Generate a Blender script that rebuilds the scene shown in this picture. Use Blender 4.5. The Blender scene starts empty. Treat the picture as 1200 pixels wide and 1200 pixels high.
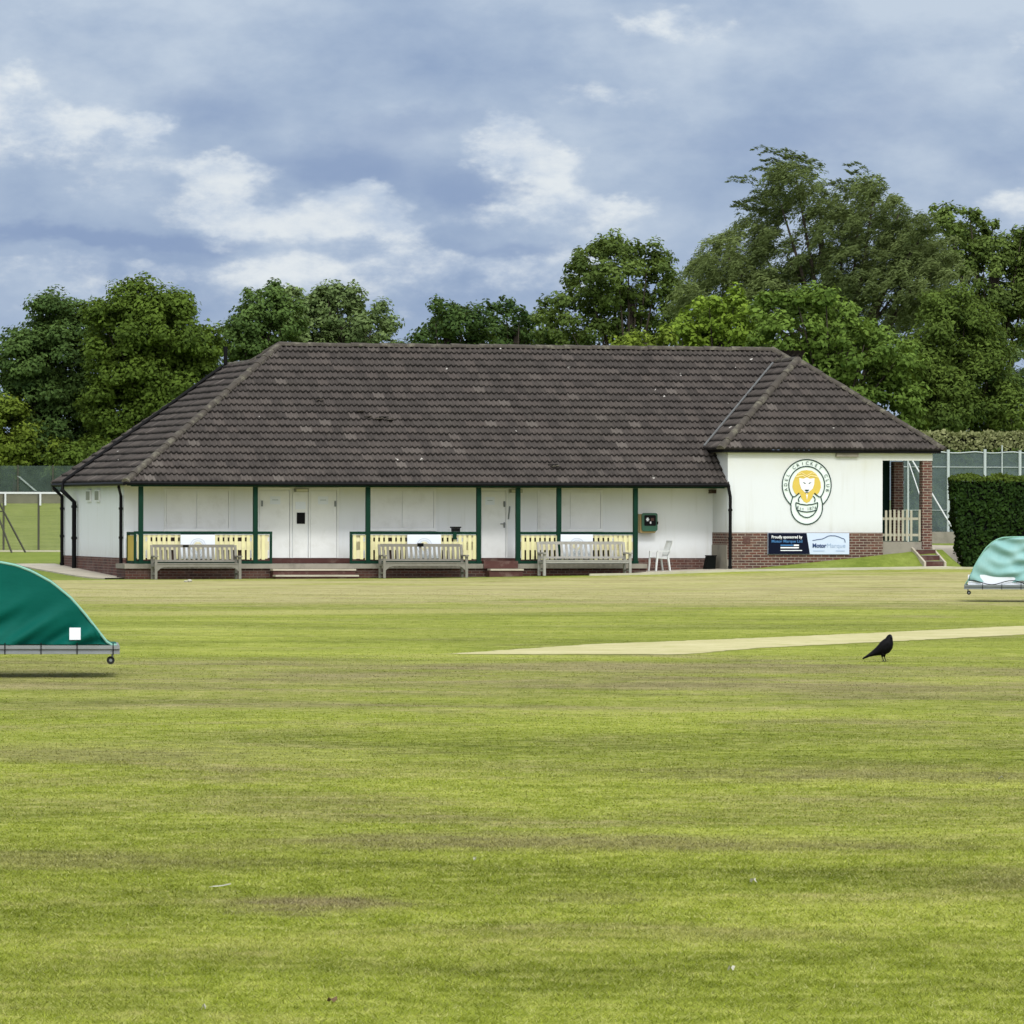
import bpy, math, random
import numpy as np
from mathutils import Vector

random.seed(7)
rng = np.random.default_rng(11)
scene = bpy.context.scene
COL = scene.collection
PI = math.pi

# ------------------------------------------------------------------ camera frame of the place
F, EYE = 6602.0, 1.86                      # focal length in 1200-px units, eye height
TH = 0.26015                               # the pavilion is turned 15 degrees away from square-on
OX, OY = -10.683, 155.03                   # front left corner of the pavilion wall
CT, ST = math.cos(TH), math.sin(TH)

def at(px, py, Y):
    return ((px - 600) / F * Y, Y, EYE + (600 - py) / F * Y)

def sstep(a, b, x):
    t = np.clip((x - a) / (b - a), 0, 1)
    return t * t * (3 - 2 * t)

def uv_of(X, Y):
    dx, dy = np.asarray(X, float) - OX, np.asarray(Y, float) - OY
    return CT * dx + ST * dy, -ST * dx + CT * dy

def gz(X, Y):
    u, v = uv_of(X, Y)
    z = np.interp(u, [-10, 0, 8, 14, 17, 23, 40], [0, 0, .03, .12, .22, .28, .35]) * sstep(-32, -3, v)
    z = z + np.interp(u, [17, 23, 40], [0, .55, .62]) * sstep(-2.75, -1.45, v - 5.0 * sstep(23.2, 24.2, u)) * (1 - .78 * sstep(3, 16, v))
    z = z + .027 * np.clip(v, 0, 12) + .006 * np.clip(v - 12, 0, 400)
    z = z + .034 * np.clip(v - 36, 0, 48) * (1 - sstep(-13, -8.5, np.asarray(X, float)))
    z = z + 0.012 * np.sin(np.asarray(X) * .21 + 1) * np.sin(np.asarray(Y) * .13) * sstep(0, 30, 150 - np.asarray(Y))
    return z

def W(u, v, z=None):
    X, Y = OX + u * CT - v * ST, OY + u * ST + v * CT
    return (X, Y, float(gz(X, Y)) if z is None else z)

# ------------------------------------------------------------------ tagging and objects
def tag(o, label=None, cat=None, group=None, kind=None):
    if label: o['label'] = label
    if cat: o['category'] = cat
    if group: o['group'] = group
    if kind: o['kind'] = kind
    return o

def empty(name, loc=(0, 0, 0), rz=0.0, label=None, cat=None, group=None):
    o = bpy.data.objects.new(name, None)
    o.empty_display_size = .2
    COL.objects.link(o)
    o.location = loc
    o.rotation_euler = (0, 0, rz)
    return tag(o, label, cat, group)

def copy_tree(o, parent=None):
    c = o.copy()
    COL.objects.link(c)
    if parent: c.parent = parent
    for ch in list(o.children):
        copy_tree(ch, c)
    return c

class MB:
    def __init__(s):
        s.v, s.f, s.uv, s.mi = [], [], [], []
    def add(s, vs, fs, m=0):
        n = len(s.v)
        s.v += [tuple(p) for p in vs]
        for f in fs:
            s.f.append(tuple(n + i for i in f)); s.mi.append(m)
        return s
    def hexa(s, p, m=0):
        return s.add(p, [(0, 3, 2, 1), (4, 5, 6, 7), (0, 1, 5, 4), (1, 2, 6, 5), (2, 3, 7, 6), (3, 0, 4, 7)], m)
    def box(s, x0, x1, y0, y1, z0, z1, m=0):
        return s.hexa([(x0, y0, z0), (x1, y0, z0), (x1, y1, z0), (x0, y1, z0),
                       (x0, y0, z1), (x1, y0, z1), (x1, y1, z1), (x0, y1, z1)], m)
    def bar(s, a, b, w, h, m=0, up=(0, 0, 1)):
        a, b = Vector(a), Vector(b)
        d = (b - a).normalized()
        upv = Vector(up)
        if abs(d.dot(upv)) > .98: upv = Vector((0, 1, 0))
        sx = d.cross(upv).normalized() * (w / 2)
        sz = sx.cross(d).normalized() * (h / 2)
        p = [a - sx - sz, a + sx - sz, b + sx - sz, b - sx - sz, a - sx + sz, a + sx + sz, b + sx + sz, b - sx + sz]
        return s.hexa(p, m)
    def tube(s, pts, rad, n=8, m=0, cap=True):
        pts = [Vector(p) for p in pts]
        if not hasattr(rad, '__len__'): rad = [rad] * len(pts)
        base = len(s.v)
        for i, p in enumerate(pts):
            d = (pts[min(i + 1, len(pts) - 1)] - pts[max(i - 1, 0)]).normalized()
            a = Vector((0, 0, 1)) if abs(d.z) < .9 else Vector((1, 0, 0))
            x = d.cross(a).normalized(); y = d.cross(x)
            for k in range(n):
                t = 2 * PI * k / n
                s.v.append(tuple(p + (x * math.cos(t) + y * math.sin(t)) * rad[i]))
        for i in range(len(pts) - 1):
            for k in range(n):
                k2 = (k + 1) % n
                s.f.append((base + i * n + k, base + i * n + k2, base + (i + 1) * n + k2, base + (i + 1) * n + k)); s.mi.append(m)
        if cap:
            s.f.append(tuple(base + k for k in range(n))); s.mi.append(m)
            e = base + (len(pts) - 1) * n
            s.f.append(tuple(e + n - 1 - k for k in range(n))); s.mi.append(m)
        return s
    def ribbon(s, pts, w, y, m=0, closed=False):
        """flat stroke in the x/z plane at depth y"""
        P = [Vector((p[0], p[1])) for p in pts]
        n = len(P); L, R = [], []
        for i in range(n):
            if closed: d = P[(i + 1) % n] - P[i - 1]
            else: d = P[min(i + 1, n - 1)] - P[max(i - 1, 0)]
            d.normalize(); q = Vector((-d.y, d.x)) * (w / 2)
            L.append(P[i] + q); R.append(P[i] - q)
        base = len(s.v)
        for a, b in zip(L, R):
            s.v += [(a.x, y, a.y), (b.x, y, b.y)]
        for i in range(n if closed else n - 1):
            j = (i + 1) % n
            s.f.append((base + 2 * i, base + 2 * i + 1, base + 2 * j + 1, base + 2 * j)); s.mi.append(m)
        return s
    def flat(s, pts, y, m=0):
        return s.add([(p[0], y, p[1]) for p in pts], [tuple(range(len(pts)))], m)
    def ellipsoid(s, c, r, nu=14, nv=9, m=0):
        vs, fs = [], []
        for i in range(nv + 1):
            t = PI * i / nv
            for k in range(nu):
                a = 2 * PI * k / nu
                vs.append((c[0] + r[0] * math.sin(t) * math.cos(a), c[1] + r[1] * math.sin(t) * math.sin(a), c[2] + r[2] * math.cos(t)))
        for i in range(nv):
            for k in range(nu):
                k2 = (k + 1) % nu
                fs.append((i * nu + k, (i + 1) * nu + k, (i + 1) * nu + k2, i * nu + k2))
        return s.add(vs, fs, m)
    def build(s, name, mat, parent=None, smooth=False, loc=None, recalc=True):
        me = bpy.data.meshes.new(name)
        me.from_pydata(s.v, [], s.f)
        mats = mat if isinstance(mat, (list, tuple)) else [mat]
        for m in mats: me.materials.append(m)
        if len(mats) > 1: me.polygons.foreach_set('material_index', s.mi)
        if recalc:
            import bmesh
            bm = bmesh.new(); bm.from_mesh(me)
            bmesh.ops.recalc_face_normals(bm, faces=bm.faces)
            bm.to_mesh(me); bm.free()
        uvl = me.uv_layers.new(name='UVMap')
        vs = me.vertices
        for p in me.polygons:
            nx, ny, nz = (abs(c) for c in p.normal)
            for li in p.loop_indices:
                co = vs[me.loops[li].vertex_index].co
                if nz >= nx and nz >= ny: q = (co.x, co.y)
                elif ny >= nx: q = (co.x, co.z)
                else: q = (co.y, co.z)
                uvl.data[li].uv = q
        if smooth:
            me.polygons.foreach_set('use_smooth', [True] * len(me.polygons))
        me.update()
        o = bpy.data.objects.new(name, me)
        COL.objects.link(o)
        if parent: o.parent = parent
        if loc: o.location = loc
        return o

def np_mesh(name, V, Fq, mats, parent=None, attr=None, uv=None, smooth=False, k=4):
    """fast mesh from arrays: V (n,3), Fq (m,k)"""
    me = bpy.data.meshes.new(name)
    n, m = len(V), len(Fq)
    me.vertices.add(n); me.vertices.foreach_set('co', np.ascontiguousarray(V, np.float32).ravel())
    me.loops.add(m * k); me.loops.foreach_set('vertex_index', np.ascontiguousarray(Fq, np.int32).ravel())
    me.polygons.add(m); me.polygons.foreach_set('loop_start', np.arange(0, m * k, k, dtype=np.int32))
    me.update(calc_edges=True)
    for mt in (mats if isinstance(mats, (list, tuple)) else [mats]): me.materials.append(mt)
    if attr is not None:
        for nm, dom, a in attr:
            at_ = me.attributes.new(nm, 'FLOAT', dom); at_.data.foreach_set('value', np.ascontiguousarray(a, np.float32))
    if uv is not None:
        l = me.uv_layers.new(name='UVMap'); l.data.foreach_set('uv', np.ascontiguousarray(uv, np.float32).ravel())
    if smooth: me.polygons.foreach_set('use_smooth', np.ones(m, bool))
    me.validate(); me.update()
    o = bpy.data.objects.new(name, me); COL.objects.link(o)
    if parent: o.parent = parent
    return o

# ------------------------------------------------------------------ node helpers
class NT:
    def __init__(s, tree): s.t = tree; s.n = tree.nodes; s.l = tree.links
    def new(s, typ, **kw):
        n = s.n.new(typ)
        for k, v in kw.items(): setattr(n, k, v)
        return n
    def put(s, sock, v):
        if isinstance(v, bpy.types.NodeSocket): s.l.new(v, sock)
        elif v is not None: sock.default_value = v
    def m(s, op, a, b=None, c=None, clamp=False):
        n = s.new('ShaderNodeMath', operation=op); n.use_clamp = clamp
        s.put(n.inputs[0], a); s.put(n.inputs[1], b); s.put(n.inputs[2], c)
        return n.outputs[0]
    def vm(s, op, a, b=None):
        n = s.new('ShaderNodeVectorMath', operation=op)
        s.put(n.inputs[0], a); s.put(n.inputs[1], b)
        return n.outputs[0]
    def noise(s, vec, scale, detail=4, rough=.55, dist=0.0, col=False):
        n = s.new('ShaderNodeTexNoise')
        s.put(n.inputs['Vector'], vec)
        n.inputs['Scale'].default_value = scale; n.inputs['Detail'].default_value = detail
        n.inputs['Roughness'].default_value = rough; n.inputs['Distortion'].default_value = dist
        return n.outputs['Color' if col else 'Fac']
    def mix(s, fac, a, b, blend='MIX'):
        n = s.new('ShaderNodeMix', data_type='RGBA', blend_type=blend)
        s.put(n.inputs[0], fac); s.put(n.inputs[6], c4(a)); s.put(n.inputs[7], c4(b))
        return n.outputs[2]
    def ss(s, x, a, b, lo=0.0, hi=1.0):
        n = s.new('ShaderNodeMapRange', interpolation_type='SMOOTHSTEP')
        s.put(n.inputs[0], x)
        n.inputs[1].default_value = a; n.inputs[2].default_value = b
        n.inputs[3].default_value = lo; n.inputs[4].default_value = hi
        return n.outputs[0]
    def ramp(s, x, stops, interp='LINEAR'):
        n = s.new('ShaderNodeValToRGB'); r = n.color_ramp; r.interpolation = interp
        while len(r.elements) < len(stops): r.elements.new(.5)
        for e, (p, c) in zip(r.elements, stops):
            e.position = p; e.color = c4(c) if hasattr(c, '__len__') else (c, c, c, 1)
        s.put(n.inputs[0], x)
        return n.outputs[0]
    def scale(s, col, f):
        n = s.new('ShaderNodeVectorMath', operation='SCALE')
        s.put(n.inputs[0], col); s.put(n.inputs[3], f)
        return n.outputs[0]

def c4(c):
    if isinstance(c, (tuple, list)) and len(c) == 3: return (*c, 1.0)
    return c

def srgb(r, g, b):
    f = lambda x: (x / 255 / 12.92) if x / 255 <= .04045 else ((x / 255 + .055) / 1.055) ** 2.4
    return (f(r), f(g), f(b))

def new_mat(name):
    m = bpy.data.materials.new(name); m.use_nodes = True
    t = NT(m.node_tree); t.n.clear()
    out = t.new('ShaderNodeOutputMaterial')
    return m, t, out

def principled(t, out, col, rough=.7, metal=0.0, spec=.3, bump=None, bstr=.3, bdist=.02):
    p = t.new('ShaderNodeBsdfPrincipled')
    t.put(p.inputs['Base Color'], c4(col)); t.put(p.inputs['Roughness'], rough)
    p.inputs['Metallic'].default_value = metal; p.inputs['Specular IOR Level'].default_value = spec
    if bump is not None:
        b = t.new('ShaderNodeBump'); b.inputs['Strength'].default_value = bstr; b.inputs['Distance'].default_value = bdist
        t.put(b.inputs['Height'], bump); t.l.new(b.outputs[0], p.inputs['Normal'])
    t.l.new(p.outputs[0], out.inputs[0])
    return p

def simple(name, col, rough=.65, var=.12, scale=6.0, metal=0.0, spec=.3, bstr=.1, dirt=None, dirt_amt=.4):
    m, t, out = new_mat(name)
    co = t.new('ShaderNodeTexCoord').outputs['Object']
    n = t.noise(co, scale, 5); n2 = t.noise(co, scale * 6, 3)
    f = t.m('MULTIPLY_ADD', n, var * 2, 1 - var)
    c = t.scale(t.mix(0.0, col, col), f)
    if dirt is not None:
        k = t.m('MULTIPLY', t.ss(t.noise(co, scale * .7, 6, .65), .48, .72), dirt_amt)
        c = t.mix(k, c, dirt)
    principled(t, out, c, rough, metal, spec, n2, bstr)
    return m

# ------------------------------------------------------------------ materials
M = {}
def wall_mat(name, col, lower):
    m, t, out = new_mat(name)
    co = t.new('ShaderNodeTexCoord').outputs['Object']
    sep = t.new('ShaderNodeSeparateXYZ'); t.l.new(co, sep.inputs[0])
    n = t.noise(co, .9, 6, .6)
    st = t.new('ShaderNodeMapping'); st.inputs['Scale'].default_value = (5, 5, .35); t.l.new(co, st.inputs[0])
    streak = t.ss(t.noise(st.outputs[0], 1.2, 5, .6), .52, .8)
    c = t.mix(t.m('MULTIPLY', n, .25), col, (.60, .60, .54))
    c = t.mix(t.m('MULTIPLY', streak, .30), c, (.45, .45, .38))
    low = t.ss(sep.outputs[2], lower + .5, lower)
    c = t.mix(t.m('MULTIPLY', t.m('MULTIPLY', low, t.noise(co, 4, 4)), .5), c, (.38, .36, .30))
    top = t.ss(sep.outputs[2], lower + 1.35, lower + 2.15)
    c = t.mix(t.m('MULTIPLY', t.m('MULTIPLY', top, t.noise(co, 1.6, 5, .6)), .55), c, (.50, .49, .33))  # yellowish eaves shade painted into the top of the wall
    scuff = t.ss(t.noise(co, 9, 3, .7), .70, .78)
    c = t.mix(t.m('MULTIPLY', scuff, .5), c, (.35, .36, .38))
    principled(t, out, c, .8, 0, .2, t.noise(co, 60, 3), .25, .01)
    return m
M['render'] = wall_mat('white_painted_wall', (.74, .765, .79), .55)
M['render2'] = wall_mat('wing_white_wall', (.63, .66, .68), 1.25)
M['whitewood'] = simple('white_painted_wood', (.74, .75, .74), .55, .08, 2.5, dirt=(.5, .5, .45), dirt_amt=.35)

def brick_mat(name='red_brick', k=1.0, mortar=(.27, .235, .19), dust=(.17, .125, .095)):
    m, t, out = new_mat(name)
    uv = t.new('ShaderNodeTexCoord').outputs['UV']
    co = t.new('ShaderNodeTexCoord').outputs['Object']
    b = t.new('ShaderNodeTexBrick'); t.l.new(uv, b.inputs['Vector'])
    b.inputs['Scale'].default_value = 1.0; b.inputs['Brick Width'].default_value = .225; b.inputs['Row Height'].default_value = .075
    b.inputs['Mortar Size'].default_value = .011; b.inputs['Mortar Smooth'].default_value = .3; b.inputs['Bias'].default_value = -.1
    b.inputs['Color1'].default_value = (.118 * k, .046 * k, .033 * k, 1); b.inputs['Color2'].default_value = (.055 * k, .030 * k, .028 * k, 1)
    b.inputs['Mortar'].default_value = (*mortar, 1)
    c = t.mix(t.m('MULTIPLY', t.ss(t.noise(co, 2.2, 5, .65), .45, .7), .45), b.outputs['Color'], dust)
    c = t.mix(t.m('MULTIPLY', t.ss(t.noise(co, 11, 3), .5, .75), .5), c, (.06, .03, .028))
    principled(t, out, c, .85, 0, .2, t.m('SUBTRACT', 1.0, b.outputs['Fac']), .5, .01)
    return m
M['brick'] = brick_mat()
M['brick_dark'] = brick_mat('shaded_brick', .62, (.10, .075, .062), (.12, .075, .06))  # platform brick darkened, shade under the benches put into its colour
M['brick_dull'] = brick_mat('dusty_brick', 1.0, (.17, .125, .105), (.20, .145, .125))

def tile_mat():
    m, t, out = new_mat('concrete_roof_tile')
    uv = t.new('ShaderNodeTexCoord').outputs['UV']
    co = t.new('ShaderNodeTexCoord').outputs['Object']
    fl = t.vm('FLOOR', uv)
    wn = t.new('ShaderNodeTexWhiteNoise', noise_dimensions='2D'); t.l.new(fl, wn.inputs['Vector'])
    base = t.ramp(wn.outputs['Value'], [(0, (.042, .0355, .0315)), (.5, (.055, .0465, .0415)), (.95, (.070, .058, .051)), (.98, (.088, .075, .066)), (1, (.115, .100, .088))])
    big = t.noise(co, .35, 5, .6)
    base = t.mix(t.ss(big, .5, .75, 0, .4), base, (.066, .057, .048))
    lich = t.ss(t.noise(co, 7, 4, .7), .60, .75)
    base = t.mix(t.m('MULTIPLY', lich, .3), base, (.12, .11, .088))
    sepu = t.new('ShaderNodeSeparateXYZ'); t.l.new(uv, sepu.inputs[0])
    low = t.ss(sepu.outputs[1], 0.0, 9.0, .30, 0)
    low2 = t.m('MULTIPLY', low, t.ss(t.noise(co, 1.3, 4), .45, .65))
    base = t.mix(low2, base, (.115, .098, .084))
    smap = t.new('ShaderNodeMapping'); smap.inputs['Scale'].default_value = (1.3, .11, 1); t.l.new(uv, smap.inputs[0])
    run = t.ss(t.noise(smap.outputs[0], 1.6, 5, .65), .50, .74)
    base = t.mix(t.m('MULTIPLY', run, .38), base, (.105, .092, .078))
    run2 = t.ss(t.noise(smap.outputs[0], 2.7, 4, .65), .55, .75)
    base = t.mix(t.m('MULTIPLY', run2, .45), base, (.026, .022, .020))
    # bird droppings
    vo = t.new('ShaderNodeTexVoronoi'); vo.inputs['Scale'].default_value = 1.15; t.l.new(co, vo.inputs['Vector'])
    spot = t.m('LESS_THAN', t.m('ADD', vo.outputs['Distance'], t.m('MULTIPLY', t.noise(co, 14, 2), .07)), .088)
    wnv = t.new('ShaderNodeSeparateColor'); t.l.new(vo.outputs['Color'], wnv.inputs[0])
    spot = t.m('MULTIPLY', spot, t.m('LESS_THAN', wnv.outputs[0], .75))
    base = t.mix(t.m('MULTIPLY', spot, .8), base, (.50, .48, .44))
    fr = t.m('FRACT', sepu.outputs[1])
    base = t.scale(base, t.ss(fr, 0.02, .07, .22, 1.0))  # row shadow painted dark along the front lip of each tile course
    base = t.scale(base, t.m('MULTIPLY_ADD', t.noise(co, 30, 3), .4, .8))
    principled(t, out, base, .82, 0, .25, t.noise(co, 90, 3), .25, .01)
    return m
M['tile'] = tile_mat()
M['ridge'] = simple('mossy_ridge_tile', (.055, .047, .038), .85, .3, 5, dirt=(.19, .18, .13), dirt_amt=.7)
M['lead'] = simple('lead_flashing', (.12, .125, .125), .55, .25, 5)
M['green'] = simple('dark_green_gloss', (.004, .030, .017), .6, .25, 3, spec=.10)
M['cream'] = simple('cream_yellow_paint', (.66, .62, .335), .6, .12, 4, dirt=(.45, .40, .24), dirt_amt=.4)
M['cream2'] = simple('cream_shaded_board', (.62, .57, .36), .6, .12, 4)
M['yellow'] = simple('deep_yellow_paint', (.52, .38, .07), .6, .12, 4)
M['black'] = simple('black_plastic_pipe', (.0035, .0035, .004), .6, .2, 4, spec=.12)
M['conc'] = simple('weathered_concrete', (.24, .22, .18), .9, .2, 3, bstr=.3, dirt=(.12, .11, .085), dirt_amt=.6)
M['paving'] = simple('pale_paving', (.42, .38, .30), .9, .2, 2, bstr=.3, dirt=(.25, .22, .16), dirt_amt=.5)
M['edging'] = simple('whitened_edging', (.42, .40, .29), .8, .2, 2, dirt=(.30, .30, .14), dirt_amt=.5)
M['redpaint'] = simple('dark_red_step_paint', (.070, .026, .021), .7, .25, 4, dirt=(.2, .15, .12), dirt_amt=.5)
M['teak'] = simple('silvered_teak', (.195, .185, .155), .75, .22, 7, bstr=.3, dirt=(.15, .14, .10), dirt_amt=.5)
M['teak2'] = simple('pale_bleached_teak', (.30, .29, .26), .75, .18, 7, bstr=.3, dirt=(.24, .22, .18), dirt_amt=.5)
M['brownwood'] = simple('dark_stained_wood', (.040, .022, .014), .6, .3, 5)
M['soffit'] = simple('cream_soffit', (.55, .54, .42), .7, .1, 2)
M['dark'] = simple('dark_interior', (.006, .007, .0065), .9, .2, 3, spec=.05)
M['grayplastic'] = simple('grey_lamp_body', (.26, .27, .22), .5, .1, 5)
M['white'] = simple('white_board', (.70, .74, .80), .45, .05, 3)
M['plasticwhite'] = simple('white_plastic', (.58, .60, .58), .4, .12, 5, dirt=(.35, .34, .28), dirt_amt=.45)
M['navy'] = simple('navy_print', (.002, .004, .016), .6, .1, 4, spec=.1)
M['blueprint'] = simple('blue_print', (.05, .17, .38), .4, .05, 4)
M['navytext'] = simple('navy_lettering', (.012, .04, .14), .4, .05, 4)
M['greytext'] = simple('pale_blue_lettering', (.30, .40, .56), .4, .05, 4)
M['whitetext'] = simple('white_lettering', (.78, .80, .84), .4, .05, 4)
M['crestgreen'] = simple('emblem_dark_green', (.008, .034, .030), .7, .1, 4)
M['gold'] = simple('emblem_gold', (.60, .445, .080), .5, .12, 3)
M['palegold'] = simple('emblem_pale_gold', (.76, .62, .25), .5, .1, 3)
M['crestpale'] = simple('emblem_pale_green', (.68, .76, .72), .6, .05, 3)
M['crestwhite'] = simple('emblem_white', (.74, .75, .78), .6, .05, 3)
M['fadedgold'] = simple('faded_gold_print', (.66, .62, .42), .5, .1, 4)
M['fadedgrey'] = simple('faded_grey_print', (.38, .43, .45), .5, .1, 4)
M['cabgreen'] = simple('cabinet_green', (.012, .085, .045), .35, .15, 5, spec=.5)
M['cabyellow'] = simple('cabinet_tan_side', (.42, .30, .12), .5, .15, 5)
M['steel'] = simple('galvanised_steel', (.21, .225, .225), .55, .2, 5, metal=.2, dirt=(.22, .22, .2), dirt_amt=.5)
M['greysteel'] = simple('grey_painted_steel', (.17, .19, .19), .5, .15, 5, metal=.2)
M['rubber'] = simple('black_rubber', (.012, .012, .012), .8, .2, 6)
M['feather'] = simple('black_feathers', (.0018, .0018, .0026), .6, .3, 30, spec=.10)
M['beak'] = simple('black_beak', (.006, .006, .007), .35, .2, 30)
M['bark'] = simple('dark_bark', (.035, .028, .020), .9, .35, 6, bstr=.6)
M['palewood'] = simple('grey_picket_wood', (.36, .34, .26), .8, .2, 5, dirt=(.2, .19, .14), dirt_amt=.5)
M['fencepost'] = simple('pale_fence_post', (.40, .45, .44), .6, .1, 4)
M['brownpost'] = simple('brown_fence_post', (.055, .055, .040), .7, .2, 4)
M['railwhite'] = simple('white_rail_paint', (.55, .57, .57), .5, .1, 4)
M['litter'] = simple('white_litter', (.40, .39, .31), .6, .1, 20)
M['leafbrown'] = simple('dry_leaf', (.13, .085, .04), .8, .3, 30)

def fabric(name, col, pale, worn):
    m, t, out = new_mat(name)
    co = t.new('ShaderNodeTexCoord').outputs['Object']
    n = t.noise(co, 1.4, 5, .6)
    mp = t.new('ShaderNodeMapping'); mp.inputs['Rotation'].default_value = (0, .7, 0); mp.inputs['Scale'].default_value = (1.2, 1, 2.6); t.l.new(co, mp.inputs[0])
    cr = t.noise(mp.outputs[0], .8, 4, .6)
    c = t.mix(t.m('MULTIPLY', t.ss(n, .4, .7), worn), col, pale)
    h = t.m('ADD', t.m('MULTIPLY', cr, .6), t.m('MULTIPLY', t.noise(co, 40, 2), .03))
    principled(t, out, c, .65, 0, .09, h, .25, .08)
    return m
M['cover_green'] = fabric('green_pvc_fabric', (.0008, .082, .062), (.002, .108, .082), .5)
M['cover_teal'] = fabric('faded_teal_fabric', (.21, .395, .385), (.33, .51, .50), .6)
M['hem'] = simple('pale_green_hem', (.20, .40, .32), .6, .1, 4)

def net_mat(name, col, alpha, scale=3.0, var=.25):
    m, t, out = new_mat(name)
    co = t.new('ShaderNodeTexCoord').outputs['Object']
    d = t.new('ShaderNodeBsdfDiffuse')
    t.put(d.inputs[0], t.scale(t.mix(0.0, col, col), t.m('MULTIPLY_ADD', t.noise(co, scale, 5), .9, .55)))
    tr = t.new('ShaderNodeBsdfTransparent')
    mx = t.new('ShaderNodeMixShader')
    t.put(mx.inputs[0], t.m('MULTIPLY_ADD', t.noise(co, scale * 4, 4), var * 2, alpha - var, clamp=True))
    t.l.new(tr.outputs[0], mx.inputs[1]); t.l.new(d.outputs[0], mx.inputs[2]); t.l.new(mx.outputs[0], out.inputs[0])
    return m
M['windbreak'] = net_mat('grey_green_windbreak_net', (.105, .140, .142), .70, 1.2, .12)
M['darknet'] = net_mat('dark_green_windbreak_net', (.085, .120, .100), .48, .8, .15)
M['chainlink'] = net_mat('thin_wire_mesh', (.22, .22, .15), .30, 2, .08)
M['flap'] = net_mat('pale_net_flap', (.40, .46, .44), .55, 2, .1)

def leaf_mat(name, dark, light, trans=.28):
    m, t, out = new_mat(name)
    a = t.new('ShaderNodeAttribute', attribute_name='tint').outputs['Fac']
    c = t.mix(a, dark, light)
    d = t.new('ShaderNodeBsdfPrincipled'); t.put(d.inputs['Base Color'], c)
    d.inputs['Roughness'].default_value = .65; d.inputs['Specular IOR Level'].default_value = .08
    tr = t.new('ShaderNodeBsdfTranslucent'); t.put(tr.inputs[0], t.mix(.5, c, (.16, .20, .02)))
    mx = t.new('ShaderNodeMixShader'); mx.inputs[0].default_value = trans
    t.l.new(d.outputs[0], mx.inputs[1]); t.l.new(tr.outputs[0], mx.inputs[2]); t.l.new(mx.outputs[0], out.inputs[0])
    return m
LM = {
 'dark':   leaf_mat('dark_green_leaves', (.014, .037, .010), (.112, .182, .046)),
 'olive':  leaf_mat('olive_green_leaves', (.026, .050, .008), (.122, .186, .026)),
 'pale':   leaf_mat('pale_green_leaves', (.036, .066, .020), (.220, .300, .110)),
 'oak':    leaf_mat('oak_leaves', (.019, .040, .009), (.140, .200, .045)),
 'bright': leaf_mat('bright_green_leaves', (.050, .095, .010), (.245, .355, .044)),
 'mid':    leaf_mat('mid_green_leaves', (.026, .060, .011), (.165, .255, .044)),
 'willow': leaf_mat('grey_green_willow_leaves', (.028, .046, .014), (.165, .212, .072)),
 'deep':   leaf_mat('deep_green_leaves', (.019, .042, .008), (.130, .192, .034)),
 'hedge':  leaf_mat('clipped_hedge_leaves', (.005, .016, .003), (.034, .072, .011), .15),
 'hedgetop': leaf_mat('hedge_lit_top', (.050, .085, .012), (.13, .18, .03)),  # sunlit top of the clipped hedge put into a lighter leaf colour
 'tan':    leaf_mat('straw_flowering_growth', (.13, .15, .055), (.36, .37, .18)),
 'yellow': leaf_mat('yellow_green_leaves', (.045, .080, .010), (.190, .255, .034)),
}

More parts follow.
